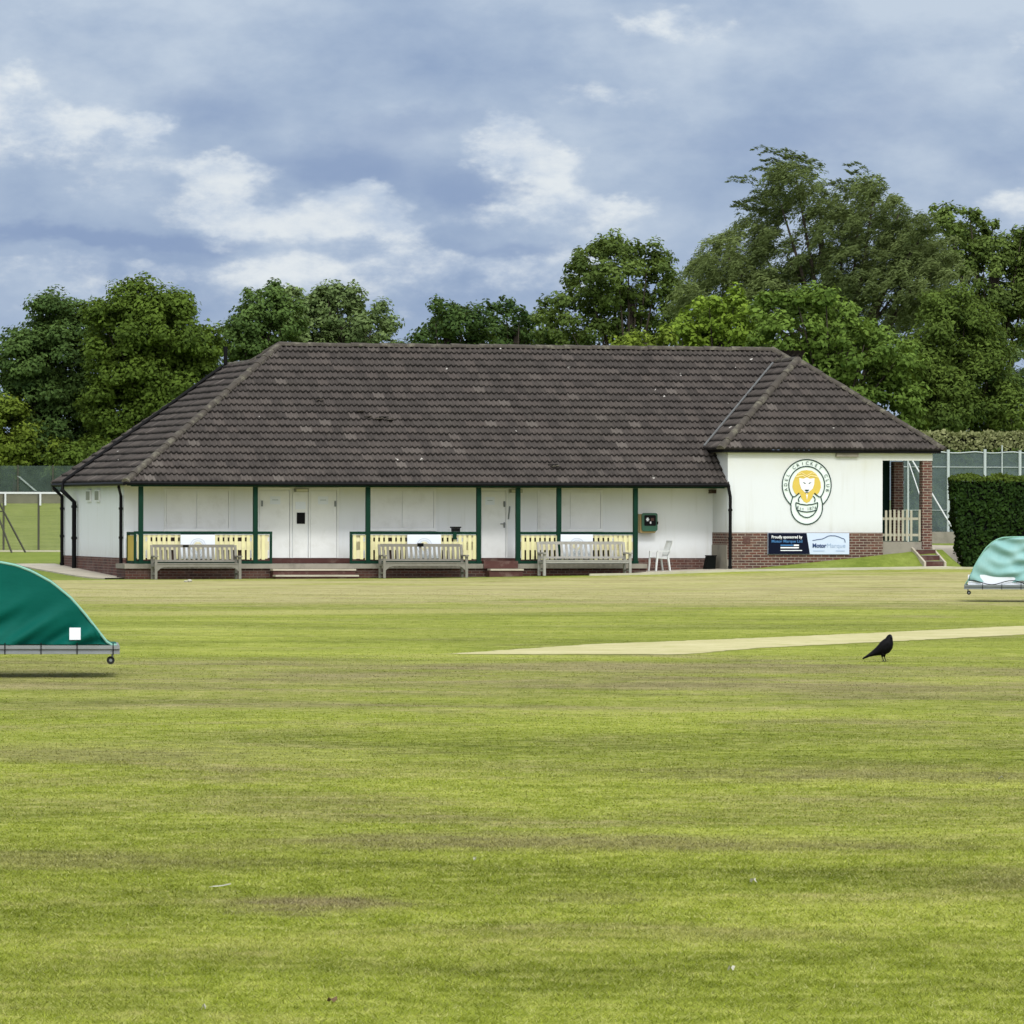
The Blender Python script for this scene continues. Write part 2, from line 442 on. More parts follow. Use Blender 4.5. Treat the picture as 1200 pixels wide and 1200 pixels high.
# ------------------------------------------------------------------ turf
def turf_color(t):
    pos = t.new('ShaderNodeNewGeometry').outputs['Position']
    sep = t.new('ShaderNodeSeparateXYZ'); t.l.new(pos, sep.inputs[0])
    comb = t.new('ShaderNodeCombineXYZ'); t.l.new(sep.outputs[0], comb.inputs[0]); t.l.new(sep.outputs[1], comb.inputs[1])
    p = comb.outputs[0]
    mp = t.new('ShaderNodeMapping'); mp.inputs['Scale'].default_value = (.72, 1, 1); mp.inputs['Rotation'].default_value = (0, 0, .22); t.l.new(p, mp.inputs[0])
    ps = mp.outputs[0]
    n1 = t.noise(ps, .16, 4, .55, .5)
    n2 = t.noise(ps, .75, 6, .68, .5)
    n3 = t.noise(p, 4.5, 5, .65)
    n4 = t.noise(p, 38, 3, .7)
    nb = t.noise(ps, .34, 6, .62, .8)
    # broad shade
    k = t.m('ADD', t.m('MULTIPLY', n1, .42), t.m('ADD', t.m('MULTIPLY', n2, .36), t.m('MULTIPLY', n3, .28)))
    green = t.ramp(k, [(.36, (.086, .106, .011)), (.45, (.153, .186, .019)), (.55, (.232, .274, .033)), (.66, (.335, .362, .066))])
    band = t.ramp(t.m('DIVIDE', sep.outputs[1], 200.0), [
        (.09, .22), (.15, .26), (.19, .34), (.24, .26), (.28, .40), (.31, .52), (.345, .48), (.37, .22), (.44, .18), (.53, .26),
        (.57, .50), (.62, .66), (.74, .64), (.775, .36), (.83, .24), (1, .15)])
    dry = t.ss(t.m('ADD', t.m('ADD', t.m('MULTIPLY', nb, .62), t.m('MULTIPLY', n3, .22)), t.m('MULTIPLY', band, .46)), .50, .76)
    brown = t.mix(t.ss(n2, .35, .68), (.165, .130, .070), (.285, .235, .130))
    strawband = t.ss(sep.outputs[1], 100, 126)
    brown = t.mix(strawband, brown, t.mix(t.ss(n2, .3, .65), (.31, .265, .125), (.45, .395, .205)))
    # fine streaks drawn out across the line of mowing
    sm = t.new('ShaderNodeMapping'); sm.inputs['Scale'].default_value = (.22, 1, 1); sm.inputs['Rotation'].default_value = (0, 0, -.10); t.l.new(p, sm.inputs[0])
    streak = t.noise(sm.outputs[0], .30, 5, .65)
    streak2 = t.noise(sm.outputs[0], 1.1, 4, .65)
    sv = t.m('ADD', t.m('MULTIPLY', streak, .6), t.m('MULTIPLY', streak2, .4))
    c = t.mix(t.m('MULTIPLY', dry, .80), green, brown)
    c = t.mix(t.ss(n3, .42, .75, 0, .30), c, (.36, .32, .15))
    far = t.ss(sep.outputs[1], 45, 110)
    c = t.mix(t.m('MULTIPLY', far, t.ss(sv, .5, .66, 0, .42)), c, (.42, .41, .17))
    c = t.mix(t.m('MULTIPLY', far, t.ss(sv, .50, .34, 0, .42)), c, (.20, .20, .065))
    # worn brown patches, where they lie on the field
    for bx_, by_, rx_, ry_, am in ((-.95, 26.6, .45, .75, .85), (.4, 31.8, 1.9, 1.1, .75), (-2.4, 30.0, 1.2, .8, .5), (3.3, 40.0, 2.6, 1.3, .6), (.4, 27.2, .35, .5, .45), (-3.6, 43.5, 2.6, 1.6, .55), (1.0, 24.8, .5, .5, .4)):
        a_ = t.m('DIVIDE', t.m('SUBTRACT', sep.outputs[0], bx_), rx_); b_ = t.m('DIVIDE', t.m('SUBTRACT', sep.outputs[1], by_), ry_)
        rr = t.m('ADD', t.m('ADD', t.m('MULTIPLY', a_, a_), t.m('MULTIPLY', b_, b_)), t.m('ADD', t.m('MULTIPLY_ADD', n3, 3.4, -1.7), t.m('MULTIPLY_ADD', n2, 3.0, -1.5)))
        c = t.mix(t.m('MULTIPLY', t.ss(rr, 1.6, -.4), am * .75), c, (.215, .165, .10))
    # an older, worn pitch lying beyond the new one: a pale strip
    old = t.m('SUBTRACT', sep.outputs[1], t.m('MULTIPLY_ADD', sep.outputs[0], .55, 106.0))
    oldm = t.m('MULTIPLY', t.ss(t.m('ABSOLUTE', old), 3.2, 1.6), t.m('MULTIPLY', t.ss(sep.outputs[0], -9, -6), t.ss(sep.outputs[0], 3.5, 1.5)))
    c = t.mix(t.m('MULTIPLY', oldm, .62), c, (.36, .34, .12))
    # lush untrodden bank and side lawns around the pavilion
    ux = t.m('SUBTRACT', sep.outputs[0], OX); uy = t.m('SUBTRACT', sep.outputs[1], OY)
    vv = t.m('SUBTRACT', t.m('MULTIPLY', uy, CT), t.m('MULTIPLY', ux, ST))
    lush = t.ss(vv, -2.9, -2.5)
    c = t.mix(t.m('MULTIPLY', lush, .85), c, t.ramp(n2, [(.3, (.115, .165, .022)), (.7, (.200, .250, .050))]))
    c = t.scale(c, t.m('MULTIPLY_ADD', n4, .8, .60))
    c = t.scale(c, t.m('MULTIPLY_ADD', n3, .8, .60))
    return c, n3, n4

def turf_mats():
    m, t, out = new_mat('mown_turf')
    c, n3, n4 = turf_color(t)
    principled(t, out, c, .9, 0, .1, t.m('ADD', n4, t.m('MULTIPLY', n3, .6)), .6, .04)
    g, t, out = new_mat('grass_blade')
    c, n3, n4 = turf_color(t)
    a = t.new('ShaderNodeAttribute', attribute_name='tint').outputs['Fac']
    c = t.scale(c, t.m('MULTIPLY_ADD', a, 1.0, .72))
    c = t.mix(t.ss(a, .80, 1.0, 0, .7), c, (.46, .44, .22))
    d = t.new('ShaderNodeBsdfDiffuse'); t.put(d.inputs[0], c)
    tr = t.new('ShaderNodeBsdfTranslucent'); t.put(tr.inputs[0], c)
    mx = t.new('ShaderNodeMixShader'); mx.inputs[0].default_value = .4
    t.l.new(d.outputs[0], mx.inputs[1]); t.l.new(tr.outputs[0], mx.inputs[2]); t.l.new(mx.outputs[0], out.inputs[0])
    return m, g
M['turf'], M['blade'] = turf_mats()

def make_ground():
    xs = np.concatenate([np.array([-900, -500, -300, -180, -110, -70, -45, -32]), np.arange(-25, 32.1, .6), np.array([38, 48, 70, 110, 180, 300, 500, 900])])
    ys = np.concatenate([np.array([-200, -60, 0, 8]), np.arange(14, 130, 1.5), np.arange(130, 175, .35), np.arange(175, 262, 1.5), np.array([290, 340, 420, 600, 900, 1500])])
    Xg, Yg = np.meshgrid(xs, ys)
    Z = gz(Xg, Yg)
    V = np.stack([Xg, Yg, Z], -1).reshape(-1, 3)
    nx, ny = len(xs), len(ys)
    i = (np.arange(ny - 1)[:, None] * nx + np.arange(nx - 1)[None]).ravel()
    Fq = np.stack([i, i + 1, i + nx + 1, i + nx], -1)
    o = np_mesh('ground', V, Fq, M['turf'], smooth=True)
    tag(o, kind='structure')
make_ground()

def make_blades():
    P = []
    def strip(y0, y1, dens, hmin, hmax, w):
        area_w = lambda y: (.118 * y + 2.4) * 2
        n = int(dens * (y1 - y0) * area_w((y0 + y1) / 2))
        y = rng.uniform(y0, y1, n); x = rng.uniform(-1, 1, n) * (.118 * y + 2.4)
        P.append((x, y, rng.uniform(hmin, hmax, n), np.full(n, w)))
    for a, b, d, h0, h1, w in [(16, 20, 5600, .007, .022, .0058), (20, 25, 4600, .007, .022, .0066), (25, 32, 2900, .007, .021, .0085),
                               (32, 42, 1400, .007, .018, .011), (42, 52, 600, .006, .015, .015), (52, 62, 260, .005, .012, .020), (62, 74, 150, .006, .013, .024), (74, 92, 80, .005, .011, .026), (92, 112, 50, .005, .011, .030), (112, 134, 40, .005, .011, .034)]:
        strip(a, b, d, h0, h1, w)
    x, y, h, w = (np.concatenate([p[i] for p in P]) for i in range(4))
    xl = np.interp(y, [73.4, 79.8, 84.2, 93.2, 97.2], [-1.0, 1.15, 3.75, 8.5, 10.6]); xr = np.interp(y, [73.6, 77.6, 80.8, 88.5, 96.0], [2.3, 3.5, 5.05, 9.0, 13.2])
    ok = ~((x > xl) & (x < xr) & (y > 73.4) & (y < 97))
    x, y, h, w = x[ok], y[ok], h[ok], w[ok]
    n = len(x)
    # thin clumping
    ang = rng.uniform(0, 2 * PI, n); lean = rng.uniform(.6, 2.4, n) * h; la = rng.uniform(0, 2 * PI, n)
    z = gz(x, y) - .003
    dx, dy = np.cos(ang) * w * .5, np.sin(ang) * w * .5
    V = np.empty((n, 3, 3))
    V[:, 0] = np.stack([x - dx, y - dy, z], -1)
    V[:, 1] = np.stack([x + dx, y + dy, z], -1)
    V[:, 2] = np.stack([x + np.cos(la) * lean, y + np.sin(la) * lean, z + h], -1)
    Fq = np.arange(n * 3).reshape(n, 3)
    o = np_mesh('grass', V.reshape(-1, 3), Fq, M['blade'], attr=[('tint', 'FACE', rng.uniform(0, 1, n))], k=3)
    tag(o, 'short mown grass blades of the outfield', 'grass', kind='stuff')
make_blades()

# ------------------------------------------------------------------ the cricket pitch and the paved strips
def make_pitch():
    # ground outline of the pale mown strip, in metres
    m, t, out = new_mat('rolled_pitch')
    pos = t.new('ShaderNodeNewGeometry').outputs['Position']
    c = t.ramp(t.noise(pos, .9, 5, .6), [(.3, (.40, .37, .17)), (.7, (.52, .48, .27))])
    c = t.mix(t.ss(t.noise(pos, 3, 4, .6), .52, .7, 0, .5), c, (.27, .29, .07))
    c = t.scale(c, t.m('MULTIPLY_ADD', t.noise(pos, 30, 3), .5, .75))
    pb_ = principled(t, out, c, .95, 0, .1, t.noise(pos, 40, 3), .3, .02)
    ed = t.new('ShaderNodeAttribute', attribute_name='edge').outputs['Fac']
    al = t.ss(t.m('ADD', ed, t.m('MULTIPLY_ADD', t.noise(pos, 1.6, 6, .7), 1.3, -.65)), .02, .40)
    tr = t.new('ShaderNodeBsdfTransparent'); mx = t.new('ShaderNodeMixShader'); t.put(mx.inputs[0], al)
    t.l.new(tr.outputs[0], mx.inputs[1]); t.l.new(pb_.outputs[0], mx.inputs[2]); t.l.new(mx.outputs[0], out.inputs[0])
    left = [(-1.05, 73.4), (1.15, 79.8), (3.75, 84.2), (8.5, 93.2), (10.6, 97.2)]
    right = [(2.3, 73.6), (3.5, 77.6), (5.05, 80.8), (9.0, 88.5), (13.2, 96.0)]
    def res(p, n):
        d = np.linspace(0, len(p) - 1, n); i = np.arange(len(p)); a = np.array(p)
        return np.stack([np.interp(d, i, a[:, 0]), np.interp(d, i, a[:, 1])], -1)
    n, k = 120, 12
    L, R = res(left, n), res(right, n)
    L[:, 0] += rng.normal(0, .03, n); R[:, 0] += rng.normal(0, .03, n)
    L[0, 1] += .0
    tt = np.linspace(0, 1, k)[None, :, None]
    G = L[:, None, :] * (1 - tt) + R[:, None, :] * tt
    G[0, :, 1] += rng.normal(0, .12, k)
    Z = gz(G[..., 0], G[..., 1]) + .005
    jj = np.arange(k)[None, :] * np.ones((n, 1)); ii = np.arange(n)[:, None] * np.ones((1, k))
    edge = np.minimum(np.minimum(jj, k - 1 - jj) / 1.2, ii / 3.0).clip(0, 1)
    V = np.concatenate([G, Z[..., None]], -1).reshape(-1, 3)
    i = (np.arange(n - 1)[:, None] * k + np.arange(k - 1)[None]).ravel()
    o = np_mesh('cricket_pitch', V, np.stack([i, i + 1, i + k + 1, i + k], -1), m, smooth=True, attr=[('edge', 'POINT', edge.ravel())])
    tag(o, kind='structure')
make_pitch()

def slab(name, outline, mat, h=.03, kind='structure', n=24):
    """a thin slab that follows the ground; outline = list of (left point, right point) in building metres"""
    mb = MB()
    rows = []
    d = np.linspace(0, len(outline) - 1, n)
    for q in d:
        i = min(int(q), len(outline) - 2); f = q - i
        a = [outline[i][0][k] * (1 - f) + outline[i + 1][0][k] * f for k in (0, 1)]
        b = [outline[i][1][k] * (1 - f) + outline[i + 1][1][k] * f for k in (0, 1)]
        rows.append((W(*a), W(*b)))
    vs, fs = [], []
    for a, b in rows:
        vs += [(a[0], a[1], a[2] - .1), (a[0], a[1], a[2] + h), (b[0], b[1], b[2] + h), (b[0], b[1], b[2] - .1)]
    for i in range(n - 1):
        o = 4 * i
        for k in range(3): fs.append((o + k, o + k + 1, o + 5 + k, o + 4 + k))
    mb.add(vs, fs)
    return tag(mb.build(name, mat), kind=kind)
slab('side_path', [((-1.35, 10.5), (-.02, 10.5)), ((-1.25, 6), (-.02, 6)), ((-1.05, 1.5), (-.02, 1.5)), ((-.75, -1.2), (-.02, -1.0))], M['paving'], .035)
slab('boundary_edging', [((12.6, -2.56), (12.6, -2.48)), ((17, -2.72), (17, -2.58)), ((27, -2.75), (27, -2.58))], M['edging'], .06, n=60)
slab('upper_path', [((23.1, 1.2), (23.1, 3.4)), ((26, .6), (26, 3.2)), ((30, .6), (30, 3.0))], M['paving'], .05)
slab('forecourt', [((14.2, -2.35), (14.2, -.02)), ((17.0, -2.35), (17.0, -.02))], M['paving'], .06)

# ------------------------------------------------------------------ the pavilion
PAV = empty('cricket_pavilion', (OX, OY, 0), TH,
            'long low white pavilion with brown tiled hipped roof and green veranda posts', 'pavilion')
UW, VW = 16.93, -1.45           # wing corner
def pav(mb, name, mat, parent=None, **kw):
    return mb.build(name, mat, parent or PAV, **kw)

pav(MB().box(0, UW + .3, 0, 9.26, .57, 2.60), 'main_wall', M['render'])
pav(MB().box(-.02, UW + .25, -.02, 9.28, -.3, .568), 'brick_plinth', M['brick_dull'])
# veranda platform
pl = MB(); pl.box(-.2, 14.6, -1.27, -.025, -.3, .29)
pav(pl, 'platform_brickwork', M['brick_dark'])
pav(MB().box(-.23, 14.62, -1.33, -.03, .292, .42), 'platform_slab', M['conc'])
pav(MB().box(.02, 16.9, -1.44, -.02, 2.598, 2.625), 'soffit', M['soffit'])
pav(MB().box(-.02, UW - .02, -1.21, -1.09, 2.535, 2.597), 'fascia_beam', M['green'])
pav(MB().box(-.2, UW - .03, -1.475, -1.445, 2.555, 2.66), 'eaves_board', M['green'])
# gutters
g = MB()
g.tube([(-.25, -1.53, 2.625), (16.95, -1.53, 2.625)], .045, 8)
pav(g, 'gutter', M['black'])
g = MB(); g.tube([(-.27, -1.5, 2.61), (-.27, 9.5, 2.61)], .05, 8)
pav(g, 'gutter', M['black'])
# posts
for u in (.25, 3.45, 6.63, 9.79, 10.92, 12.10, 14.32):
    mb = MB(); mb.box(u - .06, u + .06, -1.21, -1.09, .423, 2.533)
    mb.box(u - .075, u + .075, -1.225, -1.075, .423, .50)
    pav(mb, 'post', M['green'])

# railings with cream pickets
def railing(u0, u1, seed, skip=(), ret=False):
    r = random.Random(seed)
    top = MB()
    top.box(u0, u1, -1.19, -1.11, 1.235, 1.31)
    rl = pav(top, 'railing', M['green'])
    for e in (u0 + .03, u1 - .03):
        top2 = MB(); top2.box(e - .03, e + .03, -1.185, -1.115, .50, 1.234); top2.build('end_post', M['green'], rl)
    MB().box(u0, u1, -1.19, -1.11, .424, .498).build('bottom_rail', M['green'], rl)
    pk = MB()
    u = u0 + .09
    while u < u1 - .14:
        h = 1.215 + r.uniform(-.012, .008)
        z0 = .52 + r.uniform(0, .03)
        pk.box(u, u + .088, -1.16, -1.14, z0, h)
        u += .141 + (0.06 if r.random() < .06 else 0)
    pk.build('picket_slats', M['cream'], rl)
    bk = MB()
    bk.box(u0 + .08, u1 - .08, -1.137, -1.115, 1.145, 1.215)
    bk.box(u0 + .08, u1 - .08, -1.137, -1.115, .80, 1.035)
    for a, b in skip:
        bk.box(a, b, -1.137, -1.115, .56, 1.20)
    bk.build('backing_board', M['cream2'], rl)
    if ret:
        rt = MB(); rt.box(u0, u0 + .04, -1.08, -.25, .50, 1.20); rt.build('side_panel', M['yellow'], rl)
        rt = MB(); rt.box(u0 - .02, u0 + .06, -1.10, -.2, 1.21, 1.29); rt.box(u0 - .02, u0 + .06, -1.10, -.2, .424, .498)
        rt.box(u0 - .02, u0 + .06, -.26, -.2, .498, 1.21); rt.build('side_rail', M['green'], rl)
    return rl
railing(.06, 3.92, 1, [(3.55, 3.8)], True)
railing(6.12, 9.80, 2, [(6.2, 6.45), (9.35, 9.7)])
railing(10.93, 14.33, 3, [(13.7, 14.2)])
# the built-in brown seat behind each railing
for a, b in ((.5, 3.3), (6.7, 9.2), (11.1, 13.6)):
    mb = MB(); mb.box(a, b, -1.06, -1.02, .45, 1.20); mb.box(a, b, -.93, -.55, .84, .88)
    pav(mb, 'fixed_seat', M['brownwood'])
# steps
st = MB(); st.box(3.85, 6.15, -1.66, -1.335, .0, .235); st.box(3.85, 6.15, -2.0, -1.662, -.2, .075)
s1 = pav(st, 'entrance_steps', M['redpaint'])
mb = MB(); mb.box(3.83, 6.17, -1.70, -1.336, .237, .285); mb.box(3.83, 6.17, -2.04, -1.664, .077, .122); mb.build('step_nosing', M['paving'], s1)
st = MB(); st.box(9.88, 10.86, -1.40, -.9, .292, .50); st.box(9.95, 10.9, -1.75, -1.335, -.2, .235)
s2 = pav(st, 'entrance_steps', M['redpaint'])
mb = MB(); mb.box(9.97, 10.92, -1.79, -1.42, .237, .285); mb.build('step_nosing', M['paving'], s2)
pav(MB().box(.05, 14.6, -.06, -.022, .43, .566), 'skirting_step', M['redpaint'])

# shuttered windows: two boards in a slightly proud frame
for i, (a, b, m_, z0, z1) in enumerate(((1.18, 2.94, 2.04, 1.39, 2.43), (6.95, 8.79, 7.88, 1.41, 2.45), (11.85, 13.63, 12.74, 1.40, 2.43))):
    fr = MB()
    fr.box(a - .05, b + .05, -.035, -.004, z0 - .05, z0); fr.box(a - .05, b + .05, -.035, -.004, z1, z1 + .05)
    fr.box(a - .05, a, -.035, -.004, z0, z1); fr.box(b, b + .05, -.035, -.004, z0, z1)
    sh = pav(fr, 'shuttered_window', M['whitewood'])
    MB().box(a + .012, m_ - .008, -.022, -.004, z0 + .012, z1 - .012).build('shutter', M['whitewood'], sh)
    MB().box(m_ + .008, b - .012, -.022, -.004, z0 + .012, z1 - .012).build('shutter', M['whitewood'], sh)
    MB().box(a - .08, b + .08, -.075, -.006, z0 - .085, z0 - .053).build('sill', M['whitewood'], sh)
# doors
def door(u0, u1, handle_u, notice, hinge_side):
    d = pav(MB().box(u0, u1, -.030, -.004, .575, 2.42), 'door', M['whitewood'])
    fr = MB()
    fr.box(u0 - .06, u0 - .014, -.055, -.005, .575, 2.47); fr.box(u1 + .014, u1 + .06, -.055, -.005, .575, 2.47)
    fr.box(u0 - .06, u1 + .06, -.055, -.005, 2.472, 2.515)
    fr.build('frame', M['whitewood'], d)
    h = MB(); h.box(handle_u - .02, handle_u + .02, -.075, -.032, 2.0, 2.16); h.build('handle', M['greysteel'], d)
    a, b = notice
    n = MB().box(a, b, -.040, -.032, 2.06, 2.28).build('notice', M['white'], d)
    return d
d1 = door(3.81, 4.66, 3.88, (4.11, 4.40), 0)
d2 = door(5.27, 6.0, 5.96, (5.47, 5.76), 1)
d3 = door(10.17, 10.86, 10.82, (10.27, 10.54), 1)
for d, a, b in ((d1, 4.17, 4.34), (d2, 5.53, 5.70), (d3, 10.33, 10.48)):
    MB().box(a, b, -.046, -.042, 2.17, 2.19).build('notice_text', M['fadedgrey'], d)
lv = MB(); lv.box(10.70, 10.84, -.085, -.06, 1.515, 1.54); lv.box(10.80, 10.84, -.06, -.032, 1.42, 1.57); lv.build('lever_handle', M['steel'], d3)
mb = MB(); mb.tube([(10.93, -.075, 1.66), (10.97, -.085, 2.02)], .018, 6); mb.build('pull_bar', M['greysteel'], d3)
cp = pav(MB().box(4.76, 5.17, -.028, -.004, .575, 2.45), 'door_panel', M['whitewood'])
mb = MB(); mb.box(4.87, 5.10, -.050, -.03, 1.52, 1.83); mb.build('black_plate', M['black'], cp)
mb = MB(); mb.box(4.83, 5.12, -.038, -.030, 1.92, 2.13); mb.build('notice', M['white'], cp)

# lamps under the eaves
for u0, u1, v in ((4.80, 5.18, -.16), (10.98, 11.32, -.14), (16.80, 17.0, -.35)):
    mb = MB(); mb.box(u0, u1, v, -.005, 2.40, 2.50)
    lp = pav(mb, 'wall_lamp', M['grayplastic'] if u0 < 16 else M['brownwood'])
    if u0 < 16:
        MB().box(u0 + .03, u1 - .03, v - .02, v - .002, 2.41, 2.48).build('lens', M['soffit'], lp)

# left wall: vents and pipes
for v in (5.1, 3.75):
    mb = MB(); mb.box(-.05, -.004, v - .32, v + .32, 2.12, 2.46)
    vt = pav(mb, 'air_vent', M['whitewood'])
    sl = MB()
    for k in range(3): sl.box(-.062, -.052, v - .26 + k * .19, v - .12 + k * .19, 2.17, 2.42)
    sl.build('grille', M['grayplastic'], vt)
def downpipe(u, v, r, ztop, out_u, out_v, name='downpipe', zb=.02):
    mb = MB()
    mb.tube([(out_u, out_v, ztop), (out_u, out_v, ztop - .08), (u, v, ztop - .32), (u, v, 1.2), (u, v, zb)], r, 10)
    for z in (1.9, 1.1, .3):
        mb.tube([(u, v, z), (u, v, z + .06)], r * 1.35, 10)
    return pav(mb, name, M['black'], smooth=False)
downpipe(-.07, .06, .045, 2.60, -.25, -.55, zb=0)
downpipe(-.08, 9.0, .05, 2.60, -.27, 9.3, zb=.2)
downpipe(16.98, -1.53, .045, 2.62, 16.93, -1.53, zb=.2)
# soil pipe that climbs the end slope of the roof and ends in a short stack
E0, P0, D_, T_, ZE = .22, 1.48, 5.48, .718, 2.64
UR, ZR, VR = 19.97, 2.64 + 5.48 * .718, 4.0
ZW, TW, OL, OF_, WID = 3.63, .789, 16.66, -1.67, 6.58
mb = MB()
vp = 7.55
lz = lambda u: ZE + (u + E0) * T_ + .13
mb.tube([(4.45, vp, lz(4.45) + .52), (4.45, vp, lz(4.45)), (4.3, vp, lz(4.3)), (-.30, vp, lz(-.3)), (-.36, vp - .1, 2.45), (-.11, 6.9, 2.12), (-.11, 6.9, .15)],
        [.06, .055, .055, .055, .065, .065, .065], 12)
for z in (1.95, 1.05): mb.tube([(-.11, 6.9, z), (-.11, 6.9, z + .07)], .085, 12)
pav(mb, 'soil_pipe', M['black'])

# --- roof slopes laid in real overlapping rows of rolled tiles
def tile_slope(name, P, a, up, n, S, aL, aR, h=.3375, seed=0, step=.0235, parent=None):
    P, a, up, n = (np.array(q, float) for q in (P, a, up, n))
    r = np.random.default_rng(seed)
    rows = int(round(S / h)); h = S / rows
    V, Fq, UV = [], [], []
    base = 0
    for i in range(rows):
        s0, s1 = i * h, min((i + 1) * h + .03, S)
        l, rr = min(aL(s0), aL(s1)), max(aR(s0), aR(s1))
        if rr - l < .05: continue
        q = np.arange(l, rr + step, step)
        ph = (q / .15) % 1.0
        wave = .036 * np.clip(np.sin(ph * 2 * PI), 0, 1) ** .8 + .008 * np.sin(ph * 2 * PI)
        til = np.floor(q / .3).astype(int)
        jit = r.normal(0, .0045, til.max() - til.min() + 2)[til - til.min()]
        sj = r.normal(0, .006, til.max() - til.min() + 2)[til - til.min()]
        rows_v = []
        for (s, lift, k) in ((s0, -.015, 0), (s0, .060, 1), (s0 + .5 * (s1 - s0), .030, 1), (s1, 0, 1)):
            qq = np.clip(q, aL(s), aR(s))
            ss = s + (sj if s == s0 else 0)
            off = lift + (wave + jit) * (1 if k else .2)
            rows_v.append(P + qq[:, None] * a + (ss if hasattr(ss, '__len__') else np.full(len(q), ss))[:, None] * up + off[:, None] * n)
        m = len(q)
        V.append(np.concatenate(rows_v))
        idx = np.arange(m - 1)
        for k in range(3):
            f = np.stack([base + k * m + idx, base + k * m + idx + 1, base + (k + 1) * m + idx + 1, base + (k + 1) * m + idx], -1)
            Fq.append(f)
            t0, t1 = (0.001, .02) if k == 0 else ((.02, .5) if k == 1 else (.5, .999))
            ua, ub = q[:-1] / .3, q[:-1] / .3 + .02
            UV.append(np.stack([np.stack([ua, np.full(m - 1, i + t0)], -1), np.stack([ub, np.full(m - 1, i + t0)], -1),
                                np.stack([ub, np.full(m - 1, i + t1)], -1), np.stack([ua, np.full(m - 1, i + t1)], -1)], 1))
        base += 4 * m
    V = np.concatenate(V); Fq = np.concatenate(Fq); UV = np.concatenate(UV)
    # drop collapsed faces at the hips
    e1 = V[Fq[:, 2]] - V[Fq[:, 0]]; e2 = V[Fq[:, 3]] - V[Fq[:, 1]]
    keep = np.linalg.norm(np.cross(e1, e2), axis=1) > 1e-6
    return np_mesh(name, V, Fq[keep], M['tile'], parent or PAV, uv=UV[keep].reshape(-1, 2))

cth = 1 / math.sqrt(1 + T_ * T_); sth = T_ * cth
cw = 1 / math.sqrt(1 + TW * TW); sw = TW * cw
S1 = D_ / cth
def main_right(s):
    v = -P0 + s * cth; z = ZE + (v + P0) * T_
    val = OL + (z - ZW) / TW + .10
    return min(max(val, UW + .02) if z < ZW + .25 else val, UR + (VR - v))
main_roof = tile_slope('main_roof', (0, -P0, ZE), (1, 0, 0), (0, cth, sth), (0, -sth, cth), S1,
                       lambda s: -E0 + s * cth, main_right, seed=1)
tile_slope('end_roof_slope', (-E0, 0, ZE), (0, 1, 0), (cth, 0, sth), (-sth, 0, cth), S1,
           lambda s: -P0 + s * cth, lambda s: (9.75 - 2.05 * s * cth / 4.82) if s * cth < 4.82 else VR + (D_ - s * cth), seed=2)
ZR2 = ZE + 4.82 * T_
mb = MB(); mb.add([(4.6, 7.7, ZR2), (4.6, 4.0, ZR2), (9.4, 4.0, ZE), (9.4, 9.75, ZE), (-E0, 9.75, ZE)], [(0, 1, 2, 3), (0, 3, 4)])
pav(mb, 'rear_roof_slope', M['tile'])
tile_slope('rear_roof_slope', (0, -P0 + 2 * D_, ZE), (1, 0, 0), (0, -cth, sth), (0, sth, cth), S1,
           lambda s: -E0 + s * cth, lambda s: UR + 1.0, seed=3, step=.05)
# small hip where the main ridge drops on to the wing ridge
mb = MB(); mb.add([(UR, VR, ZR + .02), (UR + .55, VR - .6, ZR - .42), (UR + .55, VR + .6, ZR - .42), (UR + 1.0, VR + 1.2, ZR - .9), (UR + 1.0, VR - 1.2, ZR - .9)], [(0, 1, 2), (1, 4, 3, 2)])
pav(mb, 'ridge_end_slope', M['tile'])
# wing roof
WH = WID / 2; S2 = WH / cw; UM = OL + WH; ZA = ZW + WH * TW; VB = 9.3
tile_slope('wing_roof', (OL, OF_, ZW), (1, 0, 0), (0, cw, sw), (0, -sw, cw), S2,
           lambda s: s * cw, lambda s: WID - s * cw, seed=4)
tile_slope('wing_side_slope', (OL, 0, ZW), (0, 1, 0), (cw, 0, sw), (-sw, 0, cw), S2,
           lambda s: OF_ + s * cw, lambda s: min(-P0 + (ZW + s * sw - ZE) / T_ + .0, VR), seed=5)
tile_slope('wing_side_slope', (OL + WID, 0, ZW), (0, 1, 0), (-cw, 0, sw), (sw, 0, cw), S2,
           lambda s: OF_ + s * cw, lambda s: VB, seed=6, step=.05)

def ridge_run(name, a, b, r=.115, step=.42, mat='ridge', sag=0.0):
    a, b = Vector(a), Vector(b); L = (b - a).length; d = (b - a) / L
    x = d.cross(Vector((0, 0, 1))).normalized(); y = x.cross(d).normalized()
    mb = MB(); n = max(1, int(L / step)); rd = random.Random(int(L * 100))
    for i in range(n):
        p0 = a + d * (L * i / n - .02); p1 = a + d * (L * (i + 1) / n + .03)
        up = rd.uniform(-.008, .010)
        q0, q1 = r * (1.10 + rd.uniform(-.04, .04)), r * .96
        vs = []
        for p, q in ((p0, q0), (p1, q1)):
            for k in range(7):
                t = PI * k / 6
                vs.append(p + x * math.cos(t) * q + y * (math.sin(t) * q * .9 - .035 + up))
        fs = [(k, k + 1, 8 + k, 7 + k) for k in range(6)] + [tuple(range(7)), tuple(range(13, 6, -1))]
        mb.add(vs, fs)
    return pav(mb, name, M[mat])
ridge_run('ridge_tiles', (E0 * -1 + D_, VR, ZR + .03), (UR, VR, ZR + .03))
ridge_run('hip_tiles', (-E0 - .02, -P0 - .02, ZE + .05), (-E0 + D_, VR, ZR + .04))
ridge_run('hip_tiles', (-E0, 9.75, ZE + .02), (4.6, 7.7, ZR2 + .02), .10)
ridge_run('ridge_tiles', (4.6, 7.7, ZR2 + .03), (4.6, 4.7, ZR2 + .03), .10)
